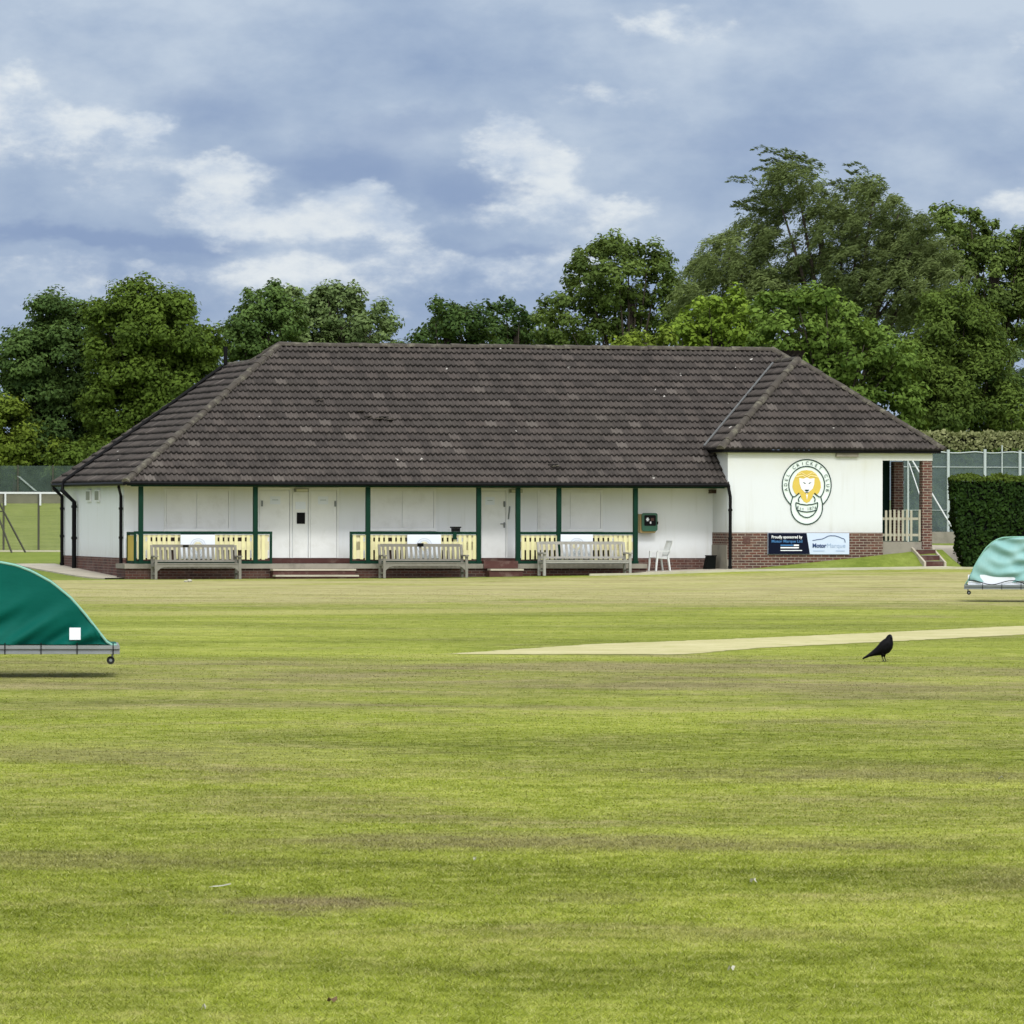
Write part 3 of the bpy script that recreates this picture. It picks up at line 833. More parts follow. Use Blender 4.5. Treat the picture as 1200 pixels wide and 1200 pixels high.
ridge_run('hip_tiles', (4.6, 4.7, ZR2 + .03), (-E0 + D_, VR, ZR + .04))
ridge_run('hip_tiles', (UR, VR, ZR + .04), (UR + .48, VR - .48, ZR - .31))
ridge_run('hip_tiles', (OL - .02, OF_ - .02, ZW + .05), (UM, OF_ + WH, ZA + .05))
ridge_run('hip_tiles', (OL + WID + .02, OF_ - .02, ZW + .05), (UM, OF_ + WH, ZA + .05), .105)
ridge_run('ridge_tiles', (UM, OF_ + WH, ZA + .04), (UM, VR + 1.5, ZA + .04))
# valley flashing between main roof and wing roof
zv = lambda u: ZW + (u - OL) * TW
vv_ = lambda u: -P0 + (zv(u) - ZE) / T_
mb = MB()
pts = [(u, vv_(u), zv(u)) for u in np.linspace(OL + .05, UM - .12, 12)]
mb.tube([(p[0] - .07, p[1] - .04, p[2] + .070) for p in pts], .030, 6)
pav(mb, 'valley_flashing', M['lead'])
# slipped tiles and a hole with bits of broken tile around it
mb = MB()
rd = random.Random(5)
for u, s in ((7.45, 3.0), (7.75, 2.95), (7.15, 3.1), (6.95, 3.35), (12.05, .72), (5.9, 3.9)):
    v, z = -P0 + s * cth, ZE + s * sth
    c = Vector((u, v - .07 * sth, z + .085 * cth))
    mb = MB(); mb.bar(c + Vector((-.10, 0, rd.uniform(-.02, .02))), c + Vector((.10, .03, .03)), .12, .02)
    pav(mb, 'broken_tile', M['ridge'])
mb = MB()
for u, s in ((7.6, 3.12), (12.0, .83)):
    v, z = -P0 + s * cth, ZE + s * sth
    c = Vector((u, v - .07 * sth, z + .075 * cth)); mb = MB(); mb.bar(c + Vector((-.13, 0, 0)), c + Vector((.13, 0, 0)), .10, .02)
    pav(mb, 'roof_gap', M['dark'])

# --- wing walls
pav(MB().box(UW, 21.5, VW, 8.8, 1.30, 3.54), 'wing_wall', M['render2'])
pav(MB().box(UW - .012, 21.51, VW - .02, 8.7, -.4, 1.297), 'wing_brickwork', M['brick'])
pav(MB().box(21.502, 22.99, VW + .002, VW + .26, 3.34, 3.54), 'lintel', M['render2'])
mb = MB(); mb.box(OL + .06, OL + WID - .06, OF_ + .04, OF_ + .10, 3.545, 3.62); mb.box(OL + .06, OL + .12, OF_ + .10, .0, 3.545, 3.62)
mb.box(OL + WID - .12, OL + WID - .06, OF_ + .10, 8.8, 3.545, 3.62)
pav(mb, 'wing_eaves_board', M['black'])
pav(MB().box(OL + .1, OL + WID - .1, OF_ + .11, 8.8, 3.545, 3.56), 'wing_soffit', M['soffit'])
mb = MB(); mb.box(20.1, 20.75, -1.56, -1.44, 3.44, 3.54); pav(mb, 'loose_soffit_board', M['conc'])
for v in (VW, 1.05):
    pav(MB().box(22.69, 22.98, v, v + .28, .4, 3.335), 'brick_pillar', M['brick'])
pav(MB().box(21.512, 22.68, VW + .03, 3.2, .2, 1.04), 'porch_base', M['conc'])
pav(MB().box(21.52, 22.66, 1.34, 1.38, 1.06, 3.5), 'porch_screen', simple('dark_green_screen', (.008, .028, .022), .8, .3, 3, spec=.05))
mb = MB()
for i in range(9):
    if i == 7: continue
    u = 21.60 + i * .125
    mb.box(u, u + .062, VW + .06, VW + .085, 1.07, 1.93 + (i % 3) * .012)
pf = pav(mb, 'porch_pickets', M['palewood'])
mb = MB(); mb.box(21.53, 22.67, VW + .087, VW + .13, 1.20, 1.27); mb.box(21.53, 22.67, VW + .087, VW + .13, 1.66, 1.73)
mb.build('picket_rail', M['palewood'], pf)
mb = MB(); mb.box(17.38, 17.58, VW - .032, VW - .022, .98, 1.20); pav(mb, 'air_brick', M['redpaint'])
mb = MB(); mb.box(UW - .035, UW - .013, VW - .01, -.03, -.1, .95); mb.box(UW - .035, UW + .12, VW - .045, VW - .021, -.1, .55)
pav(mb, 'cement_patch', M['conc'])

# ------------------------------------------------------------------ lettering
def text_polys(s, size, bold=0.0, spacing=1.0):
    cu = bpy.data.curves.new('lettering', 'FONT'); cu.body = s; cu.size = size; cu.offset = bold
    cu.space_character = spacing; cu.align_x = 'LEFT'; cu.resolution_u = 3
    o = bpy.data.objects.new('lettering', cu); COL.objects.link(o)
    dg = bpy.context.evaluated_depsgraph_get(); dg.update()
    me = bpy.data.meshes.new_from_object(o.evaluated_get(dg))
    vs = [tuple(v.co) for v in me.vertices]; fs = [tuple(p.vertices) for p in me.polygons]
    bpy.data.objects.remove(o); bpy.data.curves.remove(cu); bpy.data.meshes.remove(me)
    return vs, fs

def put_text(mb, s, x, z, y, height=None, width=None, bold=0.0, rot=0.0, center=False, size=1.0):
    vs, fs = text_polys(s, size, bold)
    xs = [v[0] for v in vs]; zs = [v[1] for v in vs]
    w, h = max(xs) - min(xs), max(max(zs), .7 * size)
    fx = width / w if width else 1.0
    fz = height / h if height else fx
    if not width: fx = fz
    x0 = (min(xs) + w / 2) if center else min(xs)
    z0 = h / 2 if center else 0
    out = []
    for v in vs:
        a, b = (v[0] - x0) * fx, (v[1] - z0) * fz
        out.append((x + a * math.cos(rot) - b * math.sin(rot), y, z + a * math.sin(rot) + b * math.cos(rot)))
    mb.add(out, fs)

def arc(cx, cz, r, a0, a1, n=40):
    return [(cx + r * math.cos(math.radians(a0 + (a1 - a0) * i / n)), cz + r * math.sin(math.radians(a0 + (a1 - a0) * i / n))) for i in range(n + 1)]

def emblem(parent, cx, cz, R, y, faded=False, full=True, lettering=True):
    """the club emblem: ring of lettering, golden lion head and ribbon"""
    G_ = M['fadedgrey'] if faded else M['crestgreen']
    Y_ = M['fadedgold'] if faded else M['gold']
    PG = M['fadedgold'] if faded else M['palegold']
    WP = M['white'] if faded else M['crestwhite']
    lw = .040 * R
    q = lambda pts: [(cx + p[0] * R, cz + p[1] * R) for p in pts]
    bg = MB()
    bg.flat(q(arc(0, 0, .97, -50, 230)), y)
    if full: bg.flat(q(arc(0, -.857, .61, -213, 33)), y - .002)
    e = bg.build('emblem', M['white'] if faded else M['crestpale'], parent)
    y1, y2, y3, y4 = y - .008, y - .014, y - .020, y - .026
    gld = MB()
    mane = [(.0, .57), (.2, .55), (.36, .45), (.47, .30), (.55, .12), (.57, -.08), (.50, -.27), (.40, -.38), (.26, -.34), (.22, -.48), (.12, -.62), (0, -.68),
            (-.12, -.62), (-.22, -.48), (-.26, -.34), (-.40, -.38), (-.50, -.27), (-.57, -.08), (-.55, .12), (-.47, .30), (-.36, .45), (-.2, .55)]
    gld.flat(q(mane), y1); gld.build('mane', Y_, e)
    fc = MB()
    fc.flat(q([(-.30, .27), (-.12, .24), (0, .30), (.12, .24), (.31, .27), (.30, .05), (.24, -.13), (.10, -.25), (0, -.32), (-.10, -.25), (-.22, -.13), (-.28, .05)]), y2)
    fc.flat(q([(-.03, -.36), (.05, -.36), (.01, -.56)]), y2)
    fc.build('lion_face', WP, e)
    bw = MB()
    bw.ribbon(q([(-.44, .31), (-.30, .35), (-.14, .37), (-.05, .30)]), .05 * R, y3)
    bw.ribbon(q([(.44, .31), (.30, .35), (.14, .37), (.05, .30)]), .05 * R, y3)
    bw.ribbon(q([(-.36, .42), (-.20, .47), (0, .36)]), .035 * R, y3)
    bw.ribbon(q([(.36, .42), (.20, .47), (0, .36)]), .035 * R, y3)
    bw.build('brow', PG, e)
    ln = MB()
    ln.ribbon(q(arc(0, 0, .975, -50, 230, 60)), lw, y3)
    ln.ribbon(q(arc(0, 0, .715, -38, 218, 50)), lw, y3)
    # face marks
    ln.flat(q([(-.17, .125), (-.06, .04), (-.05, .085)]), y4); ln.flat(q([(.20, .125), (.085, .04), (.075, .085)]), y4)
    ln.flat(q([(-.09, -.17), (.10, -.17), (.06, -.225), (0, -.24), (-.05, -.225)]), y4)
    ln.ribbon(q([(-.06, -.285), (0, -.265), (.06, -.285)]), .028 * R, y4)
    if full:
        ln.ribbon(q([(-.55, -.43), (-.59, -.55), (-.645, -.75)] + arc(0, -.857, .63, 172, 368, 46) + [(.645, -.75), (.59, -.55), (.555, -.43)]), lw, y3)
        for sx in (-1, 1):
            ln.ribbon(q([(sx * .55, -.435), (sx * .50, -.445), (sx * .42, -.40), (sx * .30, -.295)]), lw, y4)
            ln.ribbon(q([(sx * .24, -.41), (sx * .30, -.46), (sx * .335, -.54), (sx * .31, -.64)]), lw, y4)
            ln.ribbon(q([(sx * .43, -.655), (sx * .435, -.78), (sx * .395, -.945)]), lw, y4)
        ln.ribbon(q([(-.43, -.66), (-.25, -.725), (0, -.755), (.25, -.725), (.44, -.66)]), lw, y3 - .001)
        ln.ribbon(q([(-.40, -.94), (-.2, -1.0), (0, -1.02), (.2, -1.0), (.41, -.94)]), lw, y3 - .001)
        ln.ribbon(q([(-.38, -.96), (-.27, -1.12), (-.12, -1.21), (0, -1.23), (.12, -1.21), (.27, -1.12), (.39, -.96)]), lw, y4)
    ln.build('emblem_outline', G_, e)
    if lettering:
        s = 'ADEL CRICKET CLUB'
        for i, ch in enumerate(s):
            if ch == ' ': continue
            a = math.radians(191.5 - 205 / 16 * i)
            tx = MB(); put_text(tx, ch, cx + .845 * R * math.cos(a), cz + .845 * R * math.sin(a), y4, height=.125 * R, bold=.004, rot=a - PI / 2, center=True); tx.build('letter', G_, e)
        if full:
            s = 'Est 1876'
            for i, ch in enumerate(s):
                if ch == ' ': continue
                f = (i - 3.5) / 3.5
                tx = MB(); put_text(tx, ch, cx + f * .345 * R, cz + (-.895 + .05 * f * f) * R, y4, height=.115 * R, bold=0, rot=f * .22, center=True); tx.build('letter', G_, e)
    return e
emblem(PAV, 19.245, 2.635, .74, VW - .010)

# ------------------------------------------------------------------ signs fixed to the pavilion
def local_root(name, u, v, z, label, cat, group=None, rz=0.0):
    return empty(name, W(u, v, z), TH + rz, label, cat, group)

sb = local_root('sponsor_banner', 18.09, VW - .06, .69, 'navy and white sponsor banner with car outline on the brick base below the emblem', 'banner')
BWD, BHT = 2.40, .60
bx = lambda X: (X - 48) / (1130 - 48) * BWD
bz = lambda Z: (372 - Z) / (372 - 88) * BHT
mb = MB(); mb.box(0, BWD, -.012, .02, 0, BHT); mb.build('white_panel', simple('pale_blue_board', (.52, .60, .73), .5, .06, 3), sb)
mb = MB(); mb.flat([(0.005, .005), (bx(605), .005), (bx(560), BHT - .005), (.005, BHT - .005)], -.019); mb.build('navy_panel', M['navy'], sb)
mb = MB(); put_text(mb, 'Proudly sponsored by', bx(95), bz(160), -.026, height=bz(122) - bz(160), width=bx(503) - bx(95), bold=.02)
mb.box(bx(390), bx(458), -.026, -.022, bz(262), bz(243)); mb.box(bx(213), bx(458), -.026, -.022, bz(293), bz(276)); mb.box(bx(213), bx(500), -.026, -.022, bz(327), bz(316))
mb.build('white_lettering', M['whitetext'], sb)
mb = MB(); put_text(mb, 'Motor Marque Ltd', bx(95), bz(216), -.026, height=bz(180) - bz(216), width=bx(503) - bx(95), bold=.02)
mb.box(bx(213), bx(385), -.026, -.022, bz(260), bz(244)); mb.build('blue_lettering', M['blueprint'], sb)
mb = MB(); put_text(mb, 'Motor', bx(640), bz(283), -.022, height=bz(226) - bz(283), width=bx(825) - bx(640), bold=.035)
cv = [(640, 190), (700, 178), (770, 168), (810, 150), (845, 130), (880, 124), (940, 126), (990, 140), (1030, 158), (1058, 166), (1070, 185), (1075, 215)]
mb.ribbon([(bx(a), bz(b)) for a, b in cv], .020, -.022); mb.build('navy_lettering', M['navytext'], sb)
mb = MB(); put_text(mb, 'Marque', bx(832), bz(283), -.022, height=bz(226) - bz(283), width=bx(1078) - bx(832), bold=0)
mb.box(bx(645), bx(800), -.022, -.018, bz(331), bz(323)); mb.box(bx(950), bx(1070), -.022, -.018, bz(331), bz(323)); mb.build('pale_lettering', M['greytext'], sb)

labels = ['white club board with faded lion emblem on the left railing, nearest the side wall',
          'white club board with faded emblem on the middle railing between the two entrance steps',
          'white club board on the right railing nearest the green wall cabinet']
for (a, b, z0), lab in zip(((1.34, 2.30, .56), (7.73, 8.69, .57), (12.13, 13.06, .58)), labels):
    r = local_root('club_board', a, -1.235, z0, lab, 'sign', 'white club boards on the railings')
    MB().box(0, b - a, -.012, .012, 0, .66).build('panel', M['white'], r)
    emblem(r, (b - a) / 2, .34, .22, -.02, faded=True, lettering=False)
    MB().box(.01, b - a - .01, -.014, .03, .662, .685).build('cap_strip', M['navy'], r)

# green emergency cabinet on the wall
cb = local_root('emergency_cabinet', 14.72, -.27, 1.28, 'green fronted emergency cabinet with tan sides mounted on the white wall above the plastic chair', 'cabinet')
mb = MB(); mb.box(0, .46, .0, .26, .03, .53); mb.box(.02, .44, .0, .25, 0, .028); mb.build('casing', M['cabyellow'], cb)
def rrect(x0, x1, z0, z1, r, n=5):
    p = []
    for cx, cz, a0 in ((x1 - r, z1 - r, 0), (x0 + r, z1 - r, 90), (x0 + r, z0 + r, 180), (x1 - r, z0 + r, 270)):
        p += arc(cx, cz, r, a0, a0 + 90, n)
    return p
def plate(mb, pts, y0, y1):
    n = len(pts)
    mb.add([(p[0], y0, p[1]) for p in pts] + [(p[0], y1, p[1]) for p in pts],
           [tuple(range(n)), tuple(range(2 * n - 1, n - 1, -1))] + [(i, (i + 1) % n, n + (i + 1) % n, n + i) for i in range(n)])
mb = MB(); plate(mb, rrect(.03, .49, .05, .56, .06), -.06, -.002); dr = mb.build('door', M['cabgreen'], cb)
mb = MB(); plate(mb, rrect(.10, .44, .20, .50, .03), -.068, -.062); mb.build('window', M['black'], dr)
mb = MB(); mb.box(.17, .22, -.076, -.070, .33, .43); mb.box(.15, .24, -.076, -.070, .36, .40); mb.box(.26, .30, -.076, -.07, .26, .32); mb.build('white_symbol', M['whitetext'], dr)
mb = MB(); mb.box(.29, .38, -.076, -.070, .34, .42); mb.build('red_symbol', M['redpaint'], dr)
mb = MB(); mb.box(.465, .50, -.09, -.062, .24, .32); mb.build('latch', M['black'], dr)

# dark tub clipped on the middle railing
tb = local_root('rail_lantern', 9.12, -1.16, 1.30, 'small dark green lantern clamped on the rail left of the single door', 'lantern')
mb = MB(); mb.box(-.10, .12, -.07, .07, .012, .11); mb.box(-.13, .15, -.09, .09, .112, .15); mb.build('lid', M['black'], tb)
mb = MB(); mb.box(-.08, .02, -.075, -.05, -.20, .010); mb.build('bracket', M['green'], tb)

# ------------------------------------------------------------------ benches
def make_bench(label, arched=True, mat=None, L=2.42):
    mat = mat or M['teak']
    r = empty('garden_bench', (0, 0, 0), TH, label, 'bench')
    hl = L / 2
    for sx in (-1, 1):
        x = sx * (hl - .045)
        mb = MB(); mb.hexa([(x - .035, -.30, 0), (x + .035, -.30, 0), (x + .035, -.23, 0), (x - .035, -.23, 0), (x - .035, -.30, .60), (x + .035, -.30, .60), (x + .035, -.23, .60), (x - .035, -.23, .60)])
        mb.build('leg', mat, r)
        mb = MB(); mb.hexa([(x - .035, .20, 0), (x + .035, .20, 0), (x + .035, .27, 0), (x - .035, .27, 0), (x - .035, .20, .44), (x + .035, .20, .44), (x + .035, .27, .44), (x - .035, .27, .44)])
        mb.hexa([(x - .035, .20, .44), (x + .035, .20, .44), (x + .035, .27, .44), (x - .035, .27, .44), (x - .035, .33, .93), (x + .035, .33, .93), (x + .035, .38, .93), (x - .035, .38, .93)])
        mb.build('leg', mat, r)
        mb = MB(); mb.box(x - .05, x + .05, -.36, .24, .602, .645); mb.build('armrest', mat, r)
        mb = MB(); mb.box(x - .025, x + .025, -.228, .198, .34, .40); mb.box(x - .022, x + .022, -.228, .198, .12, .17); mb.build('side_rail', mat, r)
    seat = MB()
    for k in range(5):
        y = -.30 + k * .105
        seat.box(-hl + .085, hl - .085, y, y + .088, .412, .437)
    seat.build('seat', mat, r)
    ap = MB()
    n = 24
    xs = [-hl + .08 + (L - .16) * i / n for i in range(n + 1)]
    def low(x):
        e = (hl - .08) - abs(x)
        return .345 - (.13 * max(0, 1 - e / .22) ** 2 if arched else 0)
    for i in range(n):
        a, b = xs[i], xs[i + 1]
        ap.hexa([(a, -.285, low(a)), (b, -.285, low(b)), (b, -.25, low(b)), (a, -.25, low(a)), (a, -.285, .41), (b, -.285, .41), (b, -.25, .41), (a, -.25, .41)])
    ap.build('apron', mat, r)
    yb = lambda z: .22 + (z - .44) / .49 * .13
    bk = MB()
    bk.box(-hl + .08, hl - .08, yb(.9) - .02, yb(.9) + .035, .865, .945)
    bk.box(-hl + .08, hl - .08, yb(.5) - .02, yb(.5) + .03, .47, .53)
    b = bk.build('backrest', mat, r)
    sl = MB(); ns = 17
    for i in range(ns):
        x = -hl + .15 + (L - .30) * i / (ns - 1)
        sl.hexa([(x - .034, yb(.53) - .008, .53), (x + .034, yb(.53) - .008, .53), (x + .034, yb(.53) + .012, .53), (x - .034, yb(.53) + .012, .53),
                 (x - .034, yb(.865) - .008, .865), (x + .034, yb(.865) - .008, .865), (x + .034, yb(.865) + .012, .865), (x - .034, yb(.865) + .012, .865)])
    sl.build('back_slats', mat, b)
    return r
b1 = make_bench('weathered teak bench in front of the left railing, nearest the pavilion corner')
b1.location = W(1.62, -1.98)
mb = MB(); mb.box(-.30, -.14, .305, .318, .88, .93); mb.build('plaque', M['dark'], b1)
b2 = make_bench('weathered teak bench with dark plaque between the wide steps and the single door')
b2.location = W(8.0, -1.98)
mb = MB(); mb.box(-.09, .08, .285, .30, .87, .965); mb.build('plaque', M['dark'], b2)
b3 = make_bench('paler teak bench with straight seat front at the right railing, beside the plastic chair', False, M['teak2'], 2.58)
b3.location = W(12.62, -1.95); b3.rotation_euler.z = TH + .03
for b in (b1, b2, b3): b['group'] = 'teak benches in front of the pavilion'

# ------------------------------------------------------------------ plastic garden chair (faces left)
ch = empty('garden_chair', (0, 0, 0), TH + PI + .22, 'white plastic garden chair with arms standing against the white wall', 'chair')
X_, Y_, _ = W(15.08, -.95); ch.location = (X_, Y_, float(gz(X_, Y_)) + .06); ch.scale = (.84, .84, .84)
# local: chair faces +x
pm = M['plasticwhite']
for sx, sy in ((1, 1), (1, -1), (-1, 1), (-1, -1)):
    mb = MB()
    x0, x1, y = sx * .27, sx * .20, sy * .25
    top = .64 if sx > 0 else .44
    mb.hexa([(x0 - .022, y - .03, 0), (x0 + .022, y - .03, 0), (x0 + .022, y + .03, 0), (x0 - .022, y + .03, 0),
             (x1 - .03, y - .03, top), (x1 + .03, y - .03, top), (x1 + .03, y + .03, top), (x1 - .03, y + .03, top)])
    mb.build('leg', pm, ch)
mb = MB(); mb.hexa([(-.22, -.22, .40), (.24, -.24, .43), (.24, .24, .43), (-.22, .22, .40), (-.22, -.22, .43), (.24, -.24, .46), (.24, .24, .46), (-.22, .22, .43)]); mb.build('seat', pm, ch)
for sy in (-1, 1):
    mb = MB(); mb.bar((.22, sy * .27, .655), (-.28, sy * .27, .67), .055, .025); mb.build('armrest', pm, ch)
bk = MB()
bz_ = lambda z: -.21 - (z - .43) * .33
for sy in (-1, 1): bk.bar((bz_(.43), sy * .20, .43), (bz_(.98), sy * .19, .98), .05, .025, up=(1, 0, 0))
bk.bar((bz_(.98), -.215, .98), (bz_(.98), .215, .98), .025, .07); bk.bar((bz_(.52), -.19, .52), (bz_(.52), .19, .52), .025, .05)
for k in range(4): bk.bar((bz_(.52), -.12 + k * .08, .52), (bz_(.98), -.12 + k * .08, .97), .045, .015, up=(1, 0, 0))
bk.build('backrest', pm, ch)

# dark bin in the corner
bn = empty('waste_bin', W(16.62, -.75, float(gz(*W(16.62, -.75)[:2])) + .06), TH, 'black bin standing in the corner between the white wall and the brick wing', 'bin')
mb = MB(); mb.hexa([(-.16, -.15, 0), (.12, -.15, 0), (.12, .15, 0), (-.16, .15, 0), (-.08, -.16, .36), (.14, -.16, .36), (.14, .16, .36), (-.08, .16, .36)]); mb.build('body', M['dark'], bn)
mb = MB(); mb.box(-.09, .155, -.175, .175, .362, .39); mb.build('lid', M['black'], bn)

# ------------------------------------------------------------------ roll-on pitch covers
def cover(name, px0, Y, prof, depth, mat, z_fr, label, half, sign, fold, white_gap):
    """prof: list of (distance in from the visible end, height above frame); mirrored about 'half'"""
    X0 = (px0 - 600) / F * Y
    r = empty(name, (X0 + sign * half, Y, float(gz(X0 + sign * half, Y))), 0, label, 'pitch cover')
    n = 64
    xs = np.linspace(-half, half, n)
    d = half - np.abs(xs)
    H = np.interp(d, [p[0] for p in prof], [p[1] for p in prof])
    # end panel, sub-divided with real folds
    k = 26
    V = []
    for j in range(k + 1):
        f = j / k
        for x, h in zip(xs, H):
            z = z_fr + .09 + white_gap * (0.6 + .5 * math.sin(x * 9) ** 2) * (1 - f) + f * max(h - .09, 0.0)
            dd = half - abs(x)
            zr = (z - z_fr - .09)
            if sign < 0:      # taut cloth: slanting folds only along the foot
                w = math.sin(15 * (zr - .42 * x) + 1.6 * math.sin(2.3 * x)) + .5 * math.sin(31 * (zr - .5 * x) + 2 * math.sin(3.7 * x))
                env = math.exp(-(zr / .36) ** 2)
            else:             # slack cloth: wrinkles all over
                w = math.sin(11 * (zr + .33 * x) + 2.2 * math.sin(2.6 * x + 3 * zr)) + .7 * math.sin(23 * (zr + .12 * x) + 2.5 * math.sin(4.1 * x - 2 * zr))
                env = .9 - .35 * f
            y = fold * w * env * min(1, max(h, 0) * 3) * (1 if f < 1 else 0)
            V.append((x, y - .02, z))
    V = np.array(V)
    i = (np.arange(k)[:, None] * n + np.arange(n - 1)[None]).ravel()
    Fq = np.stack([i, i + 1, i + n + 1, i + n], -1)
    np_mesh('end_panel', V, Fq, mat, r, smooth=True)
    # top sheet
    V2 = []
    for q in (0, .3, .7, 1):
        for x, h in zip(xs, H): V2.append((x, q * depth, z_fr + .09 + max(h - .09, 0) + .004))
    V2 = np.array(V2); i = (np.arange(3)[:, None] * n + np.arange(n - 1)[None]).ravel()
    np_mesh('top_sheet', V2, np.stack([i, i + 1, i + n + 1, i + n], -1), mat, r, smooth=True)
    hem = MB(); hem.tube([(x, -.015, z_fr + .09 + max(h - .09, 0) + .006) for x, h in zip(xs, H)], .016, 6); hem.build('hem', M['hem'], r, smooth=True)
    fr = MB(); fm = M['steel'] if white_gap < .02 else M['greysteel']
    for y in (-.06, depth): fr.box(-half - .03, half + .03, y, y + .06, z_fr, z_fr + .085)
    for x in (-half - .03, half - .03): fr.box(x, x + .06, 0, depth, z_fr + .004, z_fr + .081)
    fo = fr.build('frame', fm, r)
    lip = MB(); lip.box(-half - .03, half + .03, -.085, -.062, z_fr + .052, z_fr + .092); lip.box(-half - .03, half + .03, -.085, -.062, z_fr - .004, z_fr + .016)
    lip.build('frame_lip', fm, fo)
    for q in np.arange(-half + .35, half, .40):
        MB().box(q, q + .012, -.092, -.086, z_fr - .01, z_fr + .12).build('clip', M['black'], fo)
    if white_gap > .02:
        MB().box(-half + .05, half - .05, .0, .008, z_fr + .087, z_fr + .30).build('inner_sheet', M['white'], r)
        cd = MB(); pts = []
        for x in np.linspace(-half + .08, half - .08, 90):
            pts.append((x, -.05, z_fr + .10 + white_gap * (.45 + .5 * math.sin(x * 7.5 + .8))))
        cd.tube(pts, .009, 5); cd.build('lacing_cord', M['black'], r)
    for s_ in (-1, 1):                       # small end casters
        c = MB(); x = s_ * (half - .05)
        c.box(x - .012, x + .012, -.02, .02, z_fr - .06, z_fr)
        co_ = c.build('caster', fm, r)
        wv = MB(); wv.tube([(x - .02 * s_, -.022, z_fr - .075), (x - .02 * s_, .022, z_fr - .075)], .045, 14); wv.build('tyre', M['rubber'], co_)
        wv = MB(); wv.tube([(x - .02 * s_, -.025, z_fr - .075), (x - .02 * s_, .025, z_fr - .075)], .018, 10); wv.build('rim', M['greysteel'], co_)
    for y in (.1, depth - .1):               # the big carrying wheels under the middle
        wv = MB(); wv.tube([(0, y - .05, .19), (0, y + .05, .19)], .19, 20); a = wv.build('wheel', M['rubber'], r)
        wv = MB(); wv.tube([(0, y - .055, .19), (0, y + .055, .19)], .10, 14); wv.build('rim', M['steel'], a)
    ax = MB(); ax.tube([(0, .0, .19), (0, depth, .19)], .025, 8); ax.box(-.05, .05, .02, .06, .20, z_fr); ax.box(-.05, .05, depth - .06, depth - .02, .20, z_fr); ax.build('axle', M['greysteel'], r)
    return r
k1 = F / 62.7
cl = cover('pitch_cover', 137, 62.7, [(0, .03), (.11, .12), (.22, .26), (.36, .44), (.52, .62), (.73, .79), (.95, .91), (1.12, .975), (1.30, 1.01), (1.6, 1.04), (1.9, 1.05)],
           1.7, M['cover_green'], .275, 'dark green domed pitch cover with pale hem at the left edge of the field', 1.8, -1, .060, .012)
mb = MB(); mb.box(1.8 - .53, 1.8 - .405, -.112, -.106, .43, .565)
mb.build('white_label', M['white'], cl)
cl.rotation_euler.z = .080
k2 = F / 117.8
cr = cover('pitch_cover', 1132, 117.8, [(0, .06), (.08, .24), (.16, .42), (.27, .62), (.41, .84), (.55, .97), (.67, 1.04), (.78, 1.075), (1.0, 1.085), (1.7, 1.10)],
           1.7, M['cover_teal'], .27, 'faded turquoise pitch cover with laced hem in front of the clipped hedge', 1.7, 1, .055, .085)
cr.rotation_euler.z = -.085

